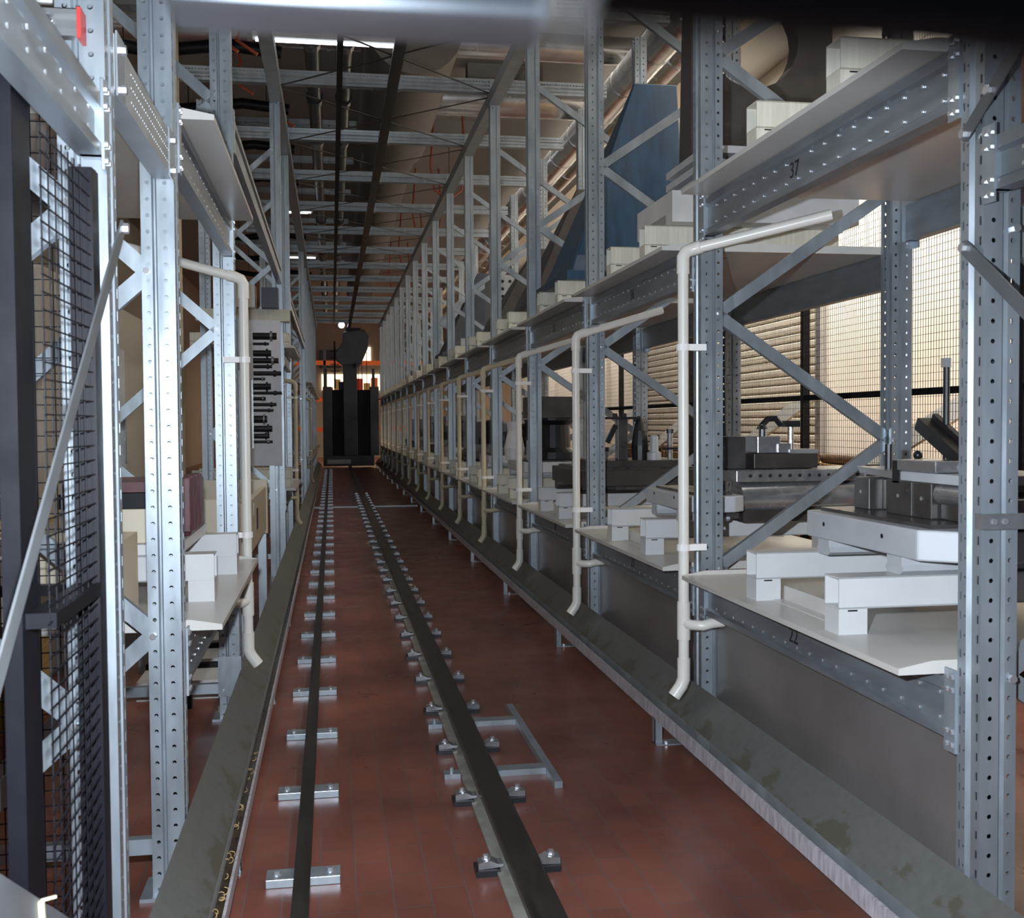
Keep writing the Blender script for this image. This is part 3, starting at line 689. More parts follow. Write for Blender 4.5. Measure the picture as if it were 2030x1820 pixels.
# ------------------------------------------------------------------ machine pallets and fixtures on the numbered rack
def cast_pallet(x0, x1, y0, y1, z, label, ch=.14, th=.095, mat='cast', feet=True, group='cast machine pallets on the tubes'):
    t = thing('machine_pallet', ((x0 + x1) / 2, (y0 + y1) / 2, z), label, 'machine pallet', group)
    zf = z + .055
    MB().prism([(x0, y0 + .01), (x0 + ch, y0 - ch * .8), (x1 - ch, y0 - ch * .8), (x1, y0), (x1, y1 - .02), (x1 - ch, y1 + .06), (x0 + .02, y1), (x0, y1 - .02)], 'z', zf, zf + th).build('plate', mat, t, bevel=.006)
    MB().box(x0 + .05, y0 + .02, zf + th, x1 - .05, y1 - .03, zf + th + .012).build('top_pad', 'dark_steel', t)
    if feet:
        for y in (y0 + .105, y1 - .195):
            MB().prism([(y, zf), (y, z + .03), (y - .012, z + .012), (y + .01, z), (y + .085, z), (y + .1, z + .015), (y + .085, z + .03), (y + .09, zf)], 'x', x0 + .003, x1 - .03).build('dovetail_foot', mat, t)
        MB().box(x0 + .28, y0 + .1, z + .012, x1 - .12, y1 - .1, zf).build('underside_block', 'dark_steel', t)
    for y in (y0 + .22, y1 - .16): MB().cyl((x0 + .001, y, zf + .055), (x0 - .0015, y, zf + .055), .008, 10).build('plug', 'ink', t)
    return t
def block(name, x0, y0, z0, x1, y1, z1, mat, label, cat='fixture block', group=None, bevel=.003, extra=None):
    o = MB().box(x0, y0, z0, x1, y1, z1).build(name, mat, bevel=bevel); return tag(o, label, cat, group)
ZT = -.484     # top of the tubes on the lower shelves
cast_pallet(1.75, 2.55, 2.985, 3.78, ZT, 'grey chamfered machine pallet on the tubes over beam 22')
# fixture on that pallet
z = ZT + .162
t = thing('workpiece_fixture', (2.05, 3.3, z), 'fixture of dark steel blocks with tilted black arm on the nearest pallet', 'fixture')
for y0, y1, x0, zz in ((3.575, 3.685, 1.90, .115), (3.465, 3.575, 1.955, .112), (3.29, 3.455, 1.90, .118), (3.17, 3.28, 1.90, .118)):
    b = MB().box(x0, y0, z, 2.30, y1, z + zz).build('base_block', 'dark_steel', t, bevel=.004)
    MB().bolt((x0, (y0 + y1) / 2, z + zz * .55), (-1, 0, 0), .007, .003).build('plug_screw', 'bolt', b)
MB().box(1.93, 2.86, z, 2.3, 3.165, z + .085).build('large_block', 'dark_steel', t, bevel=.006)
MB().cyl((1.93, 2.84, z + .085), (1.93, 3.15, z + .085), .035, 16).build('round_bar', 'mach', t, smooth=True)
MB().box(1.90, 2.95, z + .118, 2.28, 3.36, z + .150).build('clamp_plate', 'cast', t, bevel=.003)
MB().prism([(3.42, z + .116), (3.70, z + .128), (3.72, z + .152), (3.42, z + .142)], 'x', 1.93, 2.1).build('finger_plate', 'mach', t)
MB().box(1.90, 3.365, z + .105, 2.1, 3.415, z + .185).build('dark_stop', 'black_oxide', t, bevel=.003)
MB().box(1.89, 3.13, z + .152, 2.12, 3.365, z + .190).build('bridge_block', 'mach', t, bevel=.004)
MB().bar((2.02, 3.42, z + .31), (2.02, 3.10, z + .155), .06, .045, (0, 0, 1)).build('tilted_arm', 'black_oxide', t, bevel=.003)
MB().bar((2.05, 3.40, z + .335), (2.05, 3.12, z + .19), .02, .02, (0, 0, 1)).build('arm_strip', 'ink', t)
rod = MB().cyl((2.05, 3.33, z + .15), (2.05, 3.33, z + .51), .0105, 10).build('threaded_rod', 'black_oxide', t)
MB().bolt((2.05, 3.33, z + .50), (0, 0, 1), .019, .03).build('hexagon_nut', 'bolt', rod)
for y in (3.60, 2.98):
    MB().cyl((1.99, y, z + .118), (1.99, y, z + .235), .013, 10).build('clamp_stud', 'black_oxide', t)
    MB().cyl((1.99, y - .07, z + .128), (1.99, y - .07, z + .165), .016, 10).build('bush', 'mach', t)
MB().ball((2.0, 3.42, z + .200), .017).build('ball_knob', 'black_oxide', t, smooth=True)
# second bay: thick plate carried by a half-round bar with studs
cast_pallet(1.62, 1.885, 4.72, 5.42, ZT + .01, 'grey machine pallet with rounded corner on the second lower shelf', ch=.06, th=.075)
t = thing('bar_fixture', (2.25, 5.0, ZT + .003), 'long half-round fixture bar with black studs behind the nearest drain pipe', 'fixture')
MB().cyl((1.93, 4.92, -.375), (2.62, 4.92, -.365), .085, 20).build('round_bar', 'mach', t, smooth=True)
MB().box(1.93, 4.84, ZT + .003, 2.62, 5.10, -.425).build('saddle', 'brown_steel', t)
pl = MB().box(1.90, 4.85, -.292, 2.62, 5.25, -.235).build('top_plate', 'mach', t, bevel=.004)
MB().box(2.56, 4.84, -.30, 2.63, 5.0, -.215).build('end_block', 'brown_steel', t)
for k in range(7):
    x = 1.98 + .095 * k
    s_ = MB().cyl((x, 4.90, -.335), (x, 4.90, -.30), .020, 8).cyl((x, 4.90, -.30), (x, 4.90, -.292), .011, 8).build('black_stud', 'black_oxide', t)
for k in range(12):
    MB().cyl((1.97 + .05 * k, 4.851, -.262), (1.97 + .05 * k, 4.8475, -.262), .009, 8).build('cap_hole', 'ink', pl)
b = MB().box(2.03, 4.95, -.232, 2.36, 5.22, -.160).build('mount_block', 'brown_steel', t, bevel=.003)
MB().box(2.06, 4.98, -.158, 2.18, 5.14, -.075).build('jaw_block', 'mach', t, bevel=.004)
MB().box(2.16, 4.97, -.158, 2.23, 5.06, -.110).build('jaw_step', 'mach', t, bevel=.003)
MB().box(2.22, 4.96, -.160, 2.37, 5.12, -.140).build('bright_plate', 'silver', t)
MB().path([(2.10, 5.02, -.075), (2.10, 5.02, -.02), (2.13, 5.02, .01), (2.17, 5.02, .012), (2.20, 5.02, -.02)], .016, 8).build('clamp_arm', 'black_oxide', t)
MB().cyl((2.10, 5.02, -.04), (2.10, 5.02, -.02), .03, 10, .018).build('clamp_cup', 'black_oxide', t)
MB().cyl((2.25, 5.02, -.14), (2.25, 5.02, -.02), .014, 10).build('guide_pillar', 'mach', t)
MB().box(2.215, 5.0, -.03, 2.29, 5.05, -.0).build('pillar_cap', 'black_oxide', t)
block('steel_cube', 1.86, 4.98, -.233, 2.0, 5.16, -.075, 'dark_steel', 'dark steel cube on the second bay fixture next to the post', 'steel block')
# third bay: pillars and clamps
cast_pallet(1.62, 2.5, 6.95, 7.85, ZT, 'brown machine pallet with screw heads on the third lower shelf', ch=.06, th=.11, mat='brown_steel')
t = thing('pillar_fixture', (2.0, 7.2, -.31), 'fixture of tall dark pillars and clamps on the third lower shelf', 'fixture')
MB().box(1.72, 7.0, -.308, 2.4, 7.6, -.26).build('base_plate', 'brown_steel', t, bevel=.003)
MB().box(1.93, 7.1, -.26, 2.0, 7.18, .02).build('tall_pillar', 'dark_steel', t, bevel=.003)
MB().box(1.83, 7.08, .02, 2.06, 7.2, .035).build('pillar_bar', 'black_oxide', t)
for x in (1.92, 1.985): MB().cyl((x, 7.14, .035), (x, 7.14, .06), .017, 10).build('knob', 'black_oxide', t)
MB().bar((1.86, 7.12, -.14), (1.92, 7.12, -.02), .03, .03).build('swing_clamp', 'black_oxide', t)
for x, h in ((1.76, -.10), (1.84, -.2), (2.2, -.12), (2.30, -.08), (1.80, -.18)):
    p = MB().cyl((x, 7.1, -.26), (x, 7.1, h), .018, 10).build('support_pin', 'mach', t)
    MB().cyl((x, 7.1, h), (x, 7.1, h + .03), .026, 8).build('pin_head', 'black_oxide', p)
MB().lathe((2.09, 7.12, -.26), [(.055, 0), (.06, .10), (.045, .2), (.03, .26), (.015, .3)], 12).build('draped_cable_bundle', 'black_oxide', t)
b = MB().lathe((2.17, 7.05, -.26), [(.05, 0), (.05, .05), (.03, .06), (.03, .16), (.015, .17)], 14).build('grey_dome', 'cast', t, smooth=True)
MB().box(2.24, 7.04, -.19, 2.42, 7.08, -.175).build('cross_arm', 'black_oxide', t)
# fourth bay: big block on a dark stand
cast_pallet(1.62, 2.5, 9.0, 9.9, ZT, 'grey machine pallet under the big dark block, fourth lower shelf', ch=.06, th=.09)
t = thing('block_fixture', (1.9, 9.3, -.33), 'big dark block held on a narrow black stand, fourth lower shelf', 'fixture')
MB().lathe((1.95, 9.3, -.32), [(.20, 0), (.20, .06), (.14, .10), (.13, .3), (.19, .34), (.19, .36)], 18).build('stand', 'black_oxide', t)
MB().box(1.70, 9.1, .04, 2.12, 9.5, .225).build('head_block', 'brown_steel', t, bevel=.004)
MB().box(1.69, 9.09, .06, 1.70, 9.14, .22).build('side_plate', 'mach', t)
for x in (1.66, 1.74): 
    p = MB().cyl((x, 9.05, -.32), (x, 9.05, -.15), .012, 8).build('stud', 'mach', t)
    MB().cyl((x, 9.05, -.15), (x, 9.05, -.125), .028, 8).build('knob', 'black_oxide', p)
MB().lathe((1.57, 9.2, -.32), [(.08, 0), (.09, .1), (.06, .25), (.07, .33)], 12).build('plastic_wrap', 'paper', t)
# smaller fixtures farther away, each pallet with its own set of clamps
rs = random.Random(4)
for i in range(4, 11):
    y = FY(i) + .75
    cast_pallet(1.64, 2.4, y - .2, y + .55, ZT, 'machine pallet with small fixture, lower shelf of the %s bay' % ORD[i], ch=.06, th=.08, mat=('cast', 'brown_steel')[i % 2])
    t = thing('clamp_fixture', (1.9, y, -.34), 'small dark clamp fixture on the lower shelf pallet, %s bay' % ORD[i], 'fixture', 'clamp fixtures in the far bays')
    MB().box(1.7, y - .12, -.334, 2.3, y + .4, -.27).build('base_plate', 'dark_steel', t)
    for j in range(5):
        x = 1.74 + .12 * j; h = rs.uniform(.05, .30)
        p = MB().cyl((x, y, -.27), (x, y, -.27 + h), rs.uniform(.012, .04), 8).build('pillar', 'black_oxide', t)
        MB().bar((x - .04, y, -.26 + h), (x + .05, y, -.25 + h), .03, .025).build('clamp_arm', 'black_oxide', p)
    MB().box(1.78, y + .1, -.27, 2.1, y + .35, -.27 + rs.uniform(.1, .4)).build('workpiece', ('dark_steel', 'brown_steel')[i % 2], t)
# upper level: dark angle plate with a round opening, second bay
ZT2 = ZUP + .178
t = thing('slotted_pallet', (2.1, 5.3, ZT2), 'pale slotted pallet on the tubes over beam 36', 'machine pallet')
pt = [(5.02, ZT2), (5.12, ZT2), (5.12, ZT2 + .05), (5.5, ZT2 + .05), (5.5, ZT2), (5.62, ZT2), (5.62, ZT2 + .15), (5.02, ZT2 + .15)]
MB().prism(pt, 'x', 1.64, 1.80).build('front_casting', 'paper', t)
m = MB().box(1.80, 5.0, ZT2, 2.6, 5.6, ZT2 + .19); m.build('body', 'cast', t)
for k in range(3): MB().box(1.795, 4.985, ZT2 + .20 + .065 * k, 2.6, 5.6, ZT2 + .235 + .065 * k).build('slotted_ledge', 'cast', t)
for z in (ZT2 + .03, ZT2 + .085, ZT2 + .14):
    for x in (1.83, 1.93): MB().cyl((x, 5.0, z), (x, 4.992, z), .016, 10).build('red_plug', 'red', t)
t = thing('angle_plate', (2.25, 5.45, ZT2 + .37), 'large dark steel angle plate with round opening standing above beam 36', 'angle plate')
q = [(1.87, ZT2 + .37), (2.62, ZT2 + .37), (2.62, 2.7)]
n = 24; ring = [(2.21 + .25 * math.cos(2 * PI * k / n), 2.0 + .25 * math.sin(2 * PI * k / n)) for k in range(n)]
m = MB(); out = []
for k in range(n):
    a = 2 * PI * k / n; c, s_ = math.cos(a), math.sin(a); sx = (.40 if c > 0 else .40); sc_ = min(sx / max(1e-6, abs(c)), (.70 if s_ < 0 else .62) / max(1e-6, abs(s_)))
    out.append((2.26 + c * sc_ * .98, 2.03 + s_ * sc_))
for yy, fl2 in ((5.40, 0), (5.52, 1)):
    o_ = len(m.v); m.v += [(x, yy, z) for x, z in ring] + [(x, yy, z) for x, z in out]
    for k in range(n): m.f.append((o_ + k, o_ + (k + 1) % n, o_ + n + (k + 1) % n, o_ + n + k)); m.m.append(0)
for k in range(n):
    m.f.append((k, (k + 1) % n, 2 * n + (k + 1) % n, 2 * n + k)); m.m.append(0)
    m.f.append((n + k, n + (k + 1) % n, 3 * n + (k + 1) % n, 3 * n + k)); m.m.append(0)
m.build('upright_plate', 'brown_steel', t)
MB().box(1.86, 5.36, ZT2 + .365, 2.63, 5.6, ZT2 + .42).build('foot', 'brown_steel', t)
MB().prism([(5.52, ZT2 + .42), (5.60, ZT2 + .42), (5.52, 2.5)], 'x', 1.868, 1.90).build('web_rib', 'brown_steel', t)
for x in (1.92, 2.37): MB().cyl((x, 5.40, 1.70), (x, 5.392, 1.70), .022, 12).build('tapped_hole', 'ink', t)
# tall tapered columns on the upper shelves
def column(i, mat, label, x0, x1, xa, xb, z1, ya, yb):
    y = FY(i) + .1; z0 = ZT2 + .06
    t = thing('tapered_column', ((x0 + x1) / 2, y + 1, ZT2), label, 'angle plate', 'tapered columns on the upper shelves')
    MB().box(x0 - .04, y + .45, ZT2, x1 + .1, y + 1.55, z0).build('base_flange', mat, t, bevel=.004)
    m = MB(); q = [(x0, y + .5, z0), (x1, y + .5, z0), (x1, y + 1.5, z0), (x0, y + 1.5, z0)]
    zm = z0 + .12; q += [(x0 + .05, y + .56, zm), (x1, y + .56, zm), (x1, y + 1.42, zm), (x0 + .05, y + 1.42, zm)]
    q += [(xa, y + ya, z1), (xb, y + ya, z1), (xb, y + yb, z1 - .25), (xa, y + yb, z1 - .25)]
    m.add(q, [(0, 3, 2, 1), (0, 1, 5, 4), (1, 2, 6, 5), (2, 3, 7, 6), (3, 0, 4, 7), (4, 5, 9, 8), (5, 6, 10, 9), (6, 7, 11, 10), (7, 4, 8, 11), (8, 9, 10, 11)])
    m.build('column_body', mat, t, bevel=.01)
    for x in (x0 + .15, x0 + .45, x0 + .75): MB().bolt((x, y + .47, z0), (0, 0, 1), .018, .03).build('bolt', 'black_oxide', t)
    return t
column(2, 'blue', 'tall tapered blue cast column on the upper shelf of the third bay', 1.62, 2.46, 2.14, 2.46, 2.40, .75, 1.35)
column(3, 'brown_steel', 'tall tapered dark column on the upper shelf of the fourth bay', 1.72, 2.46, 2.2, 2.46, 2.1, .75, 1.35)
column(4, 'brown_steel', 'tall tapered dark column on the upper shelf of the fifth bay', 1.72, 2.46, 2.2, 2.46, 1.9, .75, 1.35)
column(6, 'navy', 'tall tapered dark column on the upper shelf of the seventh bay', 1.62, 2.46, 2.14, 2.46, 2.2, .75, 1.35)
t = thing('hole_tombstone', (2.2, FY(5) + 1, ZT2), 'drilled steel tombstone with rows of holes on an upper shelf', 'tombstone')
MB().box(2.0, FY(5) + .7, ZT2, 2.5, FY(5) + 1.2, ZT2 + .9).build('body', 'cast', t, bevel=.005)
m = MB()
for a in range(5):
    for b_ in range(9): m.cyl((2.06 + .095 * a, FY(5) + .70, ZT2 + .06 + .095 * b_), (2.06 + .095 * a, FY(5) + .697, ZT2 + .06 + .095 * b_), .022, 8)
m.build('drilled_holes', 'ink', t)
for i in (5, 7, 8, 9):
    block('cast_riser', 1.62, FY(i) + .72, ZT2, 1.9, FY(i) + 1.2, ZT2 + .10, 'cast', 'low grey casting on the upper shelf tubes, %s bay' % ORD[i], 'casting', 'low castings on the upper shelves')

# ------------------------------------------------------------------ things on the gate-side rack
t = thing('burgundy_fixture', (-.75, 4.5, ZT), 'burgundy and black machine part on a cream casting, gate-side lower shelf', 'fixture')
MB().box(-1.15, 4.15, ZT, -.56, 4.95, ZT + .04).build('tray', 'tube', t, bevel=.003)
MB().prism([(-1.0, ZT + .04), (-.59, ZT + .04), (-.59, ZT + .10), (-.64, ZT + .10), (-.64, ZT + .17), (-1.0, ZT + .17)], 'y', 4.2, 4.4).build('cream_casting', 'cream_paint', t, bevel=.004)
MB().box(-1.05, 4.42, ZT + .04, -.56, 4.9, ZT + .26).build('burgundy_body', 'burgundy', t, bevel=.012)
for k in range(3): MB().box(-.60, 4.36 + .14 * k, ZT + .06, -.55, 4.46 + .14 * k, ZT + .28).build('burgundy_rib', 'burgundy', t, bevel=.006)
MB().box(-1.0, 4.18, ZT + .175, -.60, 4.40, ZT + .23).build('black_plate', 'black', t)
MB().box(-.95, 4.22, ZT + .232, -.68, 4.40, ZT + .27).build('red_plate', 'burgundy', t)
block('grey_casting_box', -1.0, 3.75, ZT + .002 - .178, -.7, 4.05, ZT + .1, 'cream_paint', 'cream casting standing behind the second gate-side post, lower shelf', 'casting')
t = thing('black_bench', (-1.0, 5.8, FL), 'narrow black bench standing beyond the near gate-side drain pipe', 'bench')
MB().box(-1.28, 5.68, -.36, -.72, 5.88, -.29).build('bench_top', 'black', t)
for x in (-1.26, -.78): MB().box(x, 5.74, FL, x + .04, 5.80, -.36).build('leg', 'black', t)
t = thing('loading_table', (-.6, 7.4, FL), 'cream loading table between the gate-side drain pipe and the far block', 'table')
MB().box(-.54, 6.55, -.80, -.50, 8.35, -.47).build('side_panel', 'cream_paint', t, bevel=.004)
MB().box(-1.2, 6.50, -.83, -.54, 6.56, -.44).build('near_rim', 'cream_paint', t, bevel=.004)
MB().box(-1.2, 8.35, -.83, -.49, 8.41, -.42).build('far_rim', 'cream_paint', t, bevel=.004)
MB().box(-1.2, 6.56, -.66, -.54, 8.35, -.63).build('table_top', 'beam_dull', t)
MB().box(-.4995, 7.3, -.70, -.498, 7.42, -.56).build('panel_slot', 'ink', t)
MB().box(-.4995, 7.0, -.58, -.498, 7.07, -.50).build('panel_slot', 'pvc_white', t)
for x, y in ((-.56, 8.3), (-1.15, 8.3), (-.56, 6.6), (-1.15, 6.6)): MB().box(x, y, FL, x + .06, y + .06, -.83).build('leg', 'galv', t)
for k in range(5): MB().cyl((-1.18, 6.8 + .33 * k, -.60), (-.56, 6.8 + .33 * k, -.60), .03, 10).build('roller', 'silver', t)
for k in range(4):
    t = thing('roller_cart_step', (-.9, 6.3 + .5 * k, FL), 'grey floor tread under the loading table, %s from the camera' % ORD[k], 'floor tread', 'floor treads under the loading table')
    MB().box(-1.05, 5.95 + .55 * k, FL, -.60, 6.25 + .55 * k, FL + .10).build('tread_box', 'paper', t)
    MB().box(-1.05, 6.25 + .55 * k, FL, -.60, 6.28 + .55 * k, FL + .13).build('tread_edge', 'black', t)
t = thing('tool_magazine', (-.75, 10.3, -.4), 'magazine of black tool holders before a white panel, past the loading table', 'tool magazine')
MB().box(-.86, 10.2, FL, -.78, 10.45, 1.0).build('backing_rail', 'galv', t)
MB().box(-.775, 10.22, -.22, -.715, 10.36, .42).build('slotted_plate', 'silver', t)
zz = .92
for k in range(16):
    h = rs.uniform(.012, .035); L_ = rs.uniform(.10, .26); zz -= h + rs.uniform(.035, .06)
    p = MB().cyl((-.715, 10.3, zz), (-.715 + L_, 10.3, zz), h, 10).build('tool_holder', 'black_oxide', t)
    MB().cyl((-.715 + L_ * .72, 10.3, zz), (-.715 + L_ * .82, 10.3, zz), h * 1.5, 10).build('flange', 'mach' if k % 3 == 0 else 'black_oxide', p)
t = thing('white_cover_panel', (-.86, 10.7, FL), 'white machine cover panel behind the black tool magazine', 'panel')
MB().box(-.95, 10.66, -.40, -.48, 10.70, 1.01).build('panel_sheet', 'glass_grey', t)
for x in (-.93, -.60): MB().box(x, 10.66, FL, x + .05, 10.70, -.40).build('leg', 'galv', t)
block('cream_cross_tube', -1.3, 10.87, 1.02, -.40, 10.985, 1.14, 'tube_stain', 'stained cream cross tube above the tool magazine', 'tube')
block('grey_equipment_box', -1.0, 10.7, 1.14, -.72, 10.98, 1.36, 'paper', 'grey equipment box on the cream cross tube', 'box')
block('dark_equipment_box', -.66, 10.75, 1.14, -.5, 10.95, 1.34, 'navy', 'dark blue box on the cream cross tube beside the grey one', 'box')
# machines beyond the gate-side rack
t = thing('machining_centre', (-2.6, 8.5, FL), 'beige machining centre beyond the gate-side rack', 'machine')
MB().box(-4.2, 6.6, FL, -1.65, 10.8, .95).build('housing', 'beige', t, bevel=.03)
MB().box(-1.65, 7.2, -.7, -1.63, 9.0, .6).build('sliding_door', 'glass_grey', t)
MB().box(-1.628, 7.5, -.3, -1.62, 8.6, .45).build('door_window', 'ink', t)
MB().box(-1.62, 8.75, -.3, -1.59, 8.8, .1).build('handle', 'mach', t)
MB().box(-2.6, 6.56, -1.2, -1.9, 6.6, .5).build('control_panel', 'paper', t)
MB().cyl((-3, 9.5, .95), (-3, 9.5, 1.5), .18, 16).build('extractor', 'silver', t)
struct(MB().box(-1.85, 12.0, FL, -1.6, 12.3, 5.2).box(-1.9, 11.95, FL, -1.55, 12.35, FL + .2).build('column', 'cream_paint'))
for k in range(3):
    t = thing('stacked_pallet', (-2.4, 4.3 + .9 * k, FL), 'yellow wood pallet on the floor beyond the mesh screen, %s from the camera' % ORD[k], 'pallet', 'wood pallets beyond the mesh screen')
    MB().box(-2.9, 3.55 + .93 * k, -.52, -1.5, 4.35 + .93 * k, -.49).build('deck', 'wood', t)
    for x in (-2.85, -2.25, -1.65): MB().box(x, 3.55 + .93 * k, FL, x + .1, 4.35 + .93 * k, -.52).build('bearer', 'wood', t)

# ------------------------------------------------------------------ services under the roof
for k, (x, z, r) in enumerate(((-.16, 4.15, .085), (.20, 4.15, .085))):
    t = thing('service_pipe', (x, 20, z - r), 'dark lagged service pipe under the roof, %s' % ('nearer the gate-side rack' if k == 0 else 'nearer the overhead guide rail'), 'pipe', 'service pipes under the roof')
    MB().cyl((x, 9, z), (x, 40, z), r, 14).build('pipe_run', 'black_oxide', t, smooth=True)
    for j in range(14): MB().cyl((x, 9.8 + 2.06 * j, z), (x, 9.95 + 2.06 * j, z), r * 1.25, 14).build('pipe_joint', 'dark_steel' if j % 2 else 'black_oxide', t)
    for j in range(7): MB().box(x - .006, 10.93 + 4.12 * j, z + r, x + .006, 10.96 + 4.12 * j, 5.2).build('hanger', 'black', t)
t = thing('silver_duct', (-.6, 12.7, 4.35), 'shiny silver duct crossing under the roof near the glowing strips', 'duct')
MB().cyl((-4.8, 12.9, 4.62), (.40, 12.9, 4.62), .22, 20).build('duct_run', 'silver', t, smooth=True)
for j in range(6): MB().cyl((-4.5 + .9 * j, 12.9, 4.62), (-4.45 + .9 * j, 12.9, 4.62), .235, 20).build('joint_ring', 'silver', t)
t = thing('textile_duct', (1.0, 15.5, 4.0), 'large grey rounded duct hanging above the aisle', 'duct')
MB().cyl((1.02, 12.6, 4.62), (1.02, 17.4, 4.62), .56, 28).build('duct_body', 'duct_grey', t, smooth=True)
MB().cyl((1.02, 17.4, 4.62), (1.02, 38, 4.62), .45, 24).build('duct_tail', 'duct_grey', t, smooth=True)
for j, (y, r) in enumerate(((13.1, .17), (15.3, .24))):
    MB().cyl((1.5, y, 4.62), (3.9, y, 4.62), r, 18).build('branch_duct', 'silver', t, smooth=True)
for j, (x, z, r) in enumerate(((3.55, 4.1, .2), (4.25, 4.55, .28))):
    t = thing('spiral_duct', (x, 18, z - r), 'silver spiral duct along the window side, %s' % ('lower one' if j == 0 else 'upper one'), 'duct', 'spiral ducts along the window side')
    MB().cyl((x, 7.5, z), (x, 40, z), r, 20).build('duct_run', 'silver', t, smooth=True)
    for k in range(26): MB().cyl((x, 7.8 + 1.2 * k, z), (x, 7.84 + 1.2 * k, z), r * 1.04, 20).build('joint_ring', 'silver', t)
tag(MB().box(3.85, 6, 3.75, 4.15, 42, 3.80).box(3.85, 6, 3.80, 3.86, 42, 3.88).box(4.14, 6, 3.80, 4.15, 42, 3.88).build('cable_tray', 'cream_paint'), 'pale cable tray running below the spiral ducts', 'cable tray')
for j, (x0, x1, y, z) in enumerate(((-.75, .75, 11.4, 3.93), (-.95, -.3, 20.5, 3.93), (-.95, -.3, 26, 3.93), (1.9, 3.2, 19, 4.25))):  # the nearest one's glow stands in for a highlight on the silver duct
    t = thing('glow_strip', ((x0 + x1) / 2, y, z), 'glowing strip hanging across under the roof, %s from the camera' % ORD[j], 'lamp', 'fluorescent lamps under the roof')
    MB().box(x0, y - .07, z + .035, x1, y + .07, z + .09).build('housing', 'paper', t)
    for xx in (x0 + .2, x1 - .2): MB().box(xx, y - .004, z + .09, xx + .008, y + .004, 5.2).build('suspension_wire', 'black', t)
    MB().cyl((x0 + .03, y, z + .018), (x1 - .03, y, z + .018), .016, 10).build('glowing_tube', 'lamp', t)
for j, y in enumerate((12.0, 14.2, 16.3, 18.5, 21, 24, 27, 30)):
    t = thing('cable_ladder', (-1.0, y, 4.42), 'grey cable ladder crossing below the roof over the gate side, %s from the camera' % ORD[j], 'cable ladder', 'cable ladders below the roof')
    MB().box(-2.8, y - .1, 4.42, .42, y - .08, 4.49).box(-2.8, y + .08, 4.42, .42, y + .1, 4.49).build('side_rails', 'galv', t)
    for k in range(11): MB().box(-2.7 + .3 * k, y - .08, 4.43, -2.67 + .3 * k, y + .08, 4.445).build('rung', 'galv', t)
    for x in (-2.0, .3): MB().box(x, y, 4.49, x + .012, y + .012, 5.2).build('hanger_rod', 'black', t)
    h = MB().path([(-2.6, y + .4, 4.2), (-1.9, y + .42, 4.12), (-1.1, y + .4, 4.22), (-.5, y + .4, 4.16)], .07, 10).build('black_hose', 'black', smooth=True)
    tag(h, 'black corrugated hose hung below the roof beside a cable ladder, %s from the camera' % ORD[j], 'hose', 'black hoses below the roof')
    for x in (-2.2, -.8):
        q = MB().box(x, y + .40, 4.15, x + .01, y + .41, 5.2).build('hanger_wire', 'black', h)
for j, (x, y) in enumerate(((-1.25, 12.1), (-1.05, 12.15), (-1.2, 13.6), (-.75, 15.0))):
    tag(MB().path([(x, y, 5.21), (x + .05, y, 4.75), (x + .16, y + .05, 4.45), (x + .08, y + .02, 4.2), (x + .3, y, 4.05)], .02, 6).build('cable_bundle', 'hose_red', smooth=True),
        'red-orange cable hanging from the roof over the gate-side rack, %s from the camera' % ORD[j], 'cable', 'red-orange cables under the roof')
for j, (x0, y0) in enumerate(((1.6, 12.0), (2.0, 15.5), (1.7, 18.5), (-1.9, 22.6))):
    tag(MB().box(x0, y0, 4.95, x0 + 1.1, y0 + .25, 5.199).build('roof_beam', 'ceil'), 'short beige roof rib above the aisle, %s from the camera' % ORD[j], 'roof rib', 'roof ribs')
for j, y in enumerate((18, 22, 26.5, 31)):
    tag(MB().path([(1.75, y, 5.21), (1.68, y, 4.3), (1.75, y, 3.9), (1.98, y, 3.74), (2.2, y, 3.9), (2.27, y, 4.3), (2.22, y, 5.21)], .018, 6).build('hanging_cable', 'hose_red', smooth=True),
        'dark red cable loop sagging above the numbered rack, %s from the camera' % ORD[j], 'cable', 'sagging cable loops')

# ------------------------------------------------------------------ stacker crane at the end of the aisle
CY = 36.5
t = thing('stacker_crane', (.65, CY, FL), 'dark blue stacker crane standing at the far end of the aisle', 'stacker crane')
MB().box(-.28, CY - .4, FL + .08, 1.40, CY + .8, FL + .42).build('chassis', 'navy', t, bevel=.02)
MB().box(-.15, CY - .46, FL + .16, .62, CY - .40, FL + .30).build('front_plate', 'beam_dull', t)
for x in (-.28, 1.28): MB().box(x, CY - .3, FL + .42, x + .30, CY + .6, 1.25).build('side_tower', 'navy', t, bevel=.02)
for x in (-.22, 1.36): MB().box(x, CY - .2, 1.25, x + .09, CY - .05, 1.85).build('tower_post', 'navy', t)
MB().box(.02, CY, FL + .42, 1.28, CY + .5, 1.15).build('carriage', 'black', t)
MB().box(.25, CY - .1, 1.15, .42, CY + .1, 1.42).build('carriage_box', 'navy', t)
MB().box(.40, CY - .3, FL + .42, .86, CY + .1, 2.95).build('mast', 'navy', t, bevel=.02)
MB().prism([(.42, 3.05), (1.1, 3.15), (1.27, 2.95), (1.22, 2.5), (.98, 1.95), (.80, 1.85), (.80, 2.0), (.42, 1.95), (.20, 2.1), (.15, 2.35), (.38, 2.7)], 'y', CY - .45, CY + .15).build('hoist_head', 'navy', t, bevel=.02)
MB().box(.50, CY - .3, 3.05, 1.0, CY, 3.20).build('head_guide', 'black_oxide', t)
for x in (.12, .90, 1.02, 1.18): MB().cyl((x, CY - .32, 1.15), (x, CY - .32, 2.4), .012, 6).build('hoist_rope', 'black', t)
for k in range(4): MB().box(-.02, CY - .34, 1.75 + .22 * k, .28, CY - .31, 1.78 + .22 * k).build('ladder_rung', 'black', t)
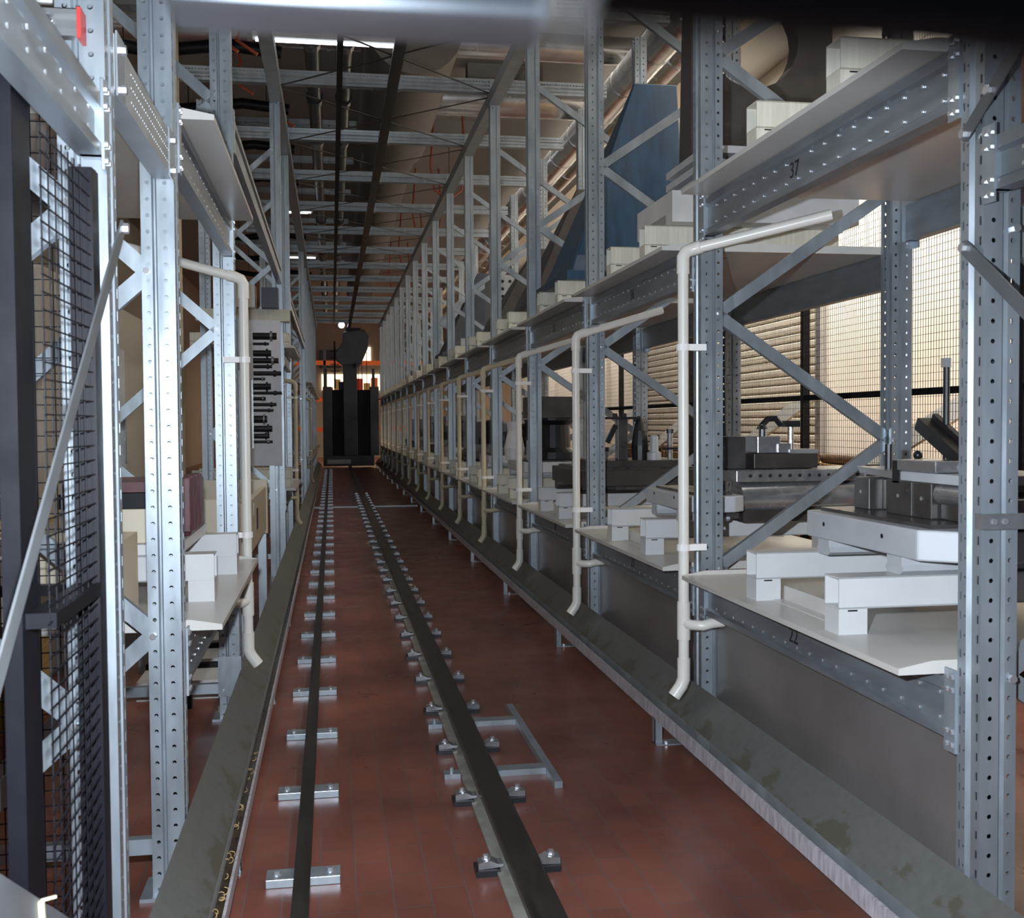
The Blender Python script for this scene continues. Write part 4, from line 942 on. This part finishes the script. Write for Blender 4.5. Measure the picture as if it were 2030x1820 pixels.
MB().box(.10, CY - .35, 1.2, .16, CY - .29, 2.75).build('ladder_rail', 'black', t)
MB().ball((.37, CY - .2, 3.30), .10, 12, 8).build('lit_warning_lamp', 'lamp_blue', t, smooth=True)
MB().bar((.5, CY - .45, FL + .42), (.66, CY - .45, FL + 1.0), .03, .03).bar((.75, CY - .45, FL + .42), (.62, CY - .45, FL + 1.0), .03, .03).build('front_bracket', 'black_oxide', t)
# orange pallet rack beyond the crane
t = thing('orange_pallet_rack', (.7, 44, FL), 'orange pallet rack against the far wall beyond the crane', 'pallet rack')
for z in (-.3, .9, 2.38): MB().box(-3, 43.9, z, 5, 44.0, z + .18).build('orange_beam', 'orange', t)
for x in (-2.6, -.3, 2.0, 4.3): MB().box(x, 43.9, FL, x + .1, 44.9, 3.0).build('rack_upright', 'navy', t)
for k in range(14):
    x = -.18 + .30 * (k % 7); z = (-.12, 1.08)[k // 7]
    block('storage_box', x, 44.05, z, x + .26, 44.7, z + rs.uniform(.3, .8), ('wood', 'orange', 'cream', 'red')[k % 4], '%s box on the %s level of the orange rack, %s in its row' % (('yellow', 'orange', 'cream', 'red')[k % 4], ('lower', 'upper')[k // 7], ORD[k % 7].replace('nearest', 'first')), 'box', 'boxes on the orange rack', 0)
struct(MB().box(-.4, 48.04, 1.5, 2.4, 48.1, 2.2).build('window_1', 'lampw'))
struct(MB().box(1.1, 48.04, 2.75, 1.75, 48.1, 3.4).build('window_2', 'lampw'))
block('dark_control_cabinet', -.5, 47.7, 2.45, .45, 48.095, 3.25, 'navy', 'dark cabinet hung on the far wall above the orange rack', 'cabinet')

# ------------------------------------------------------------------ hatch edge above the lens
tag(MB().box(-.048, .33, .1255, .070, .36, .165).build('hatch_edge', 'galv', bevel=.003), 'blurred bright metal hatch edge along the top of the picture', 'hatch')
tag(MB().prism([(.0140, .0234), (.035, .0230), (.065, .0218), (.065, .04), (.0140, .04)], 'y', .060, .064).build('hatch_shade_strip', 'shade_black'), 'blurred black strip added as flash shade beside the bright hatch edge', 'shade_strip')  # dark strip added close to the lens, imitating the hatch's flash shadow
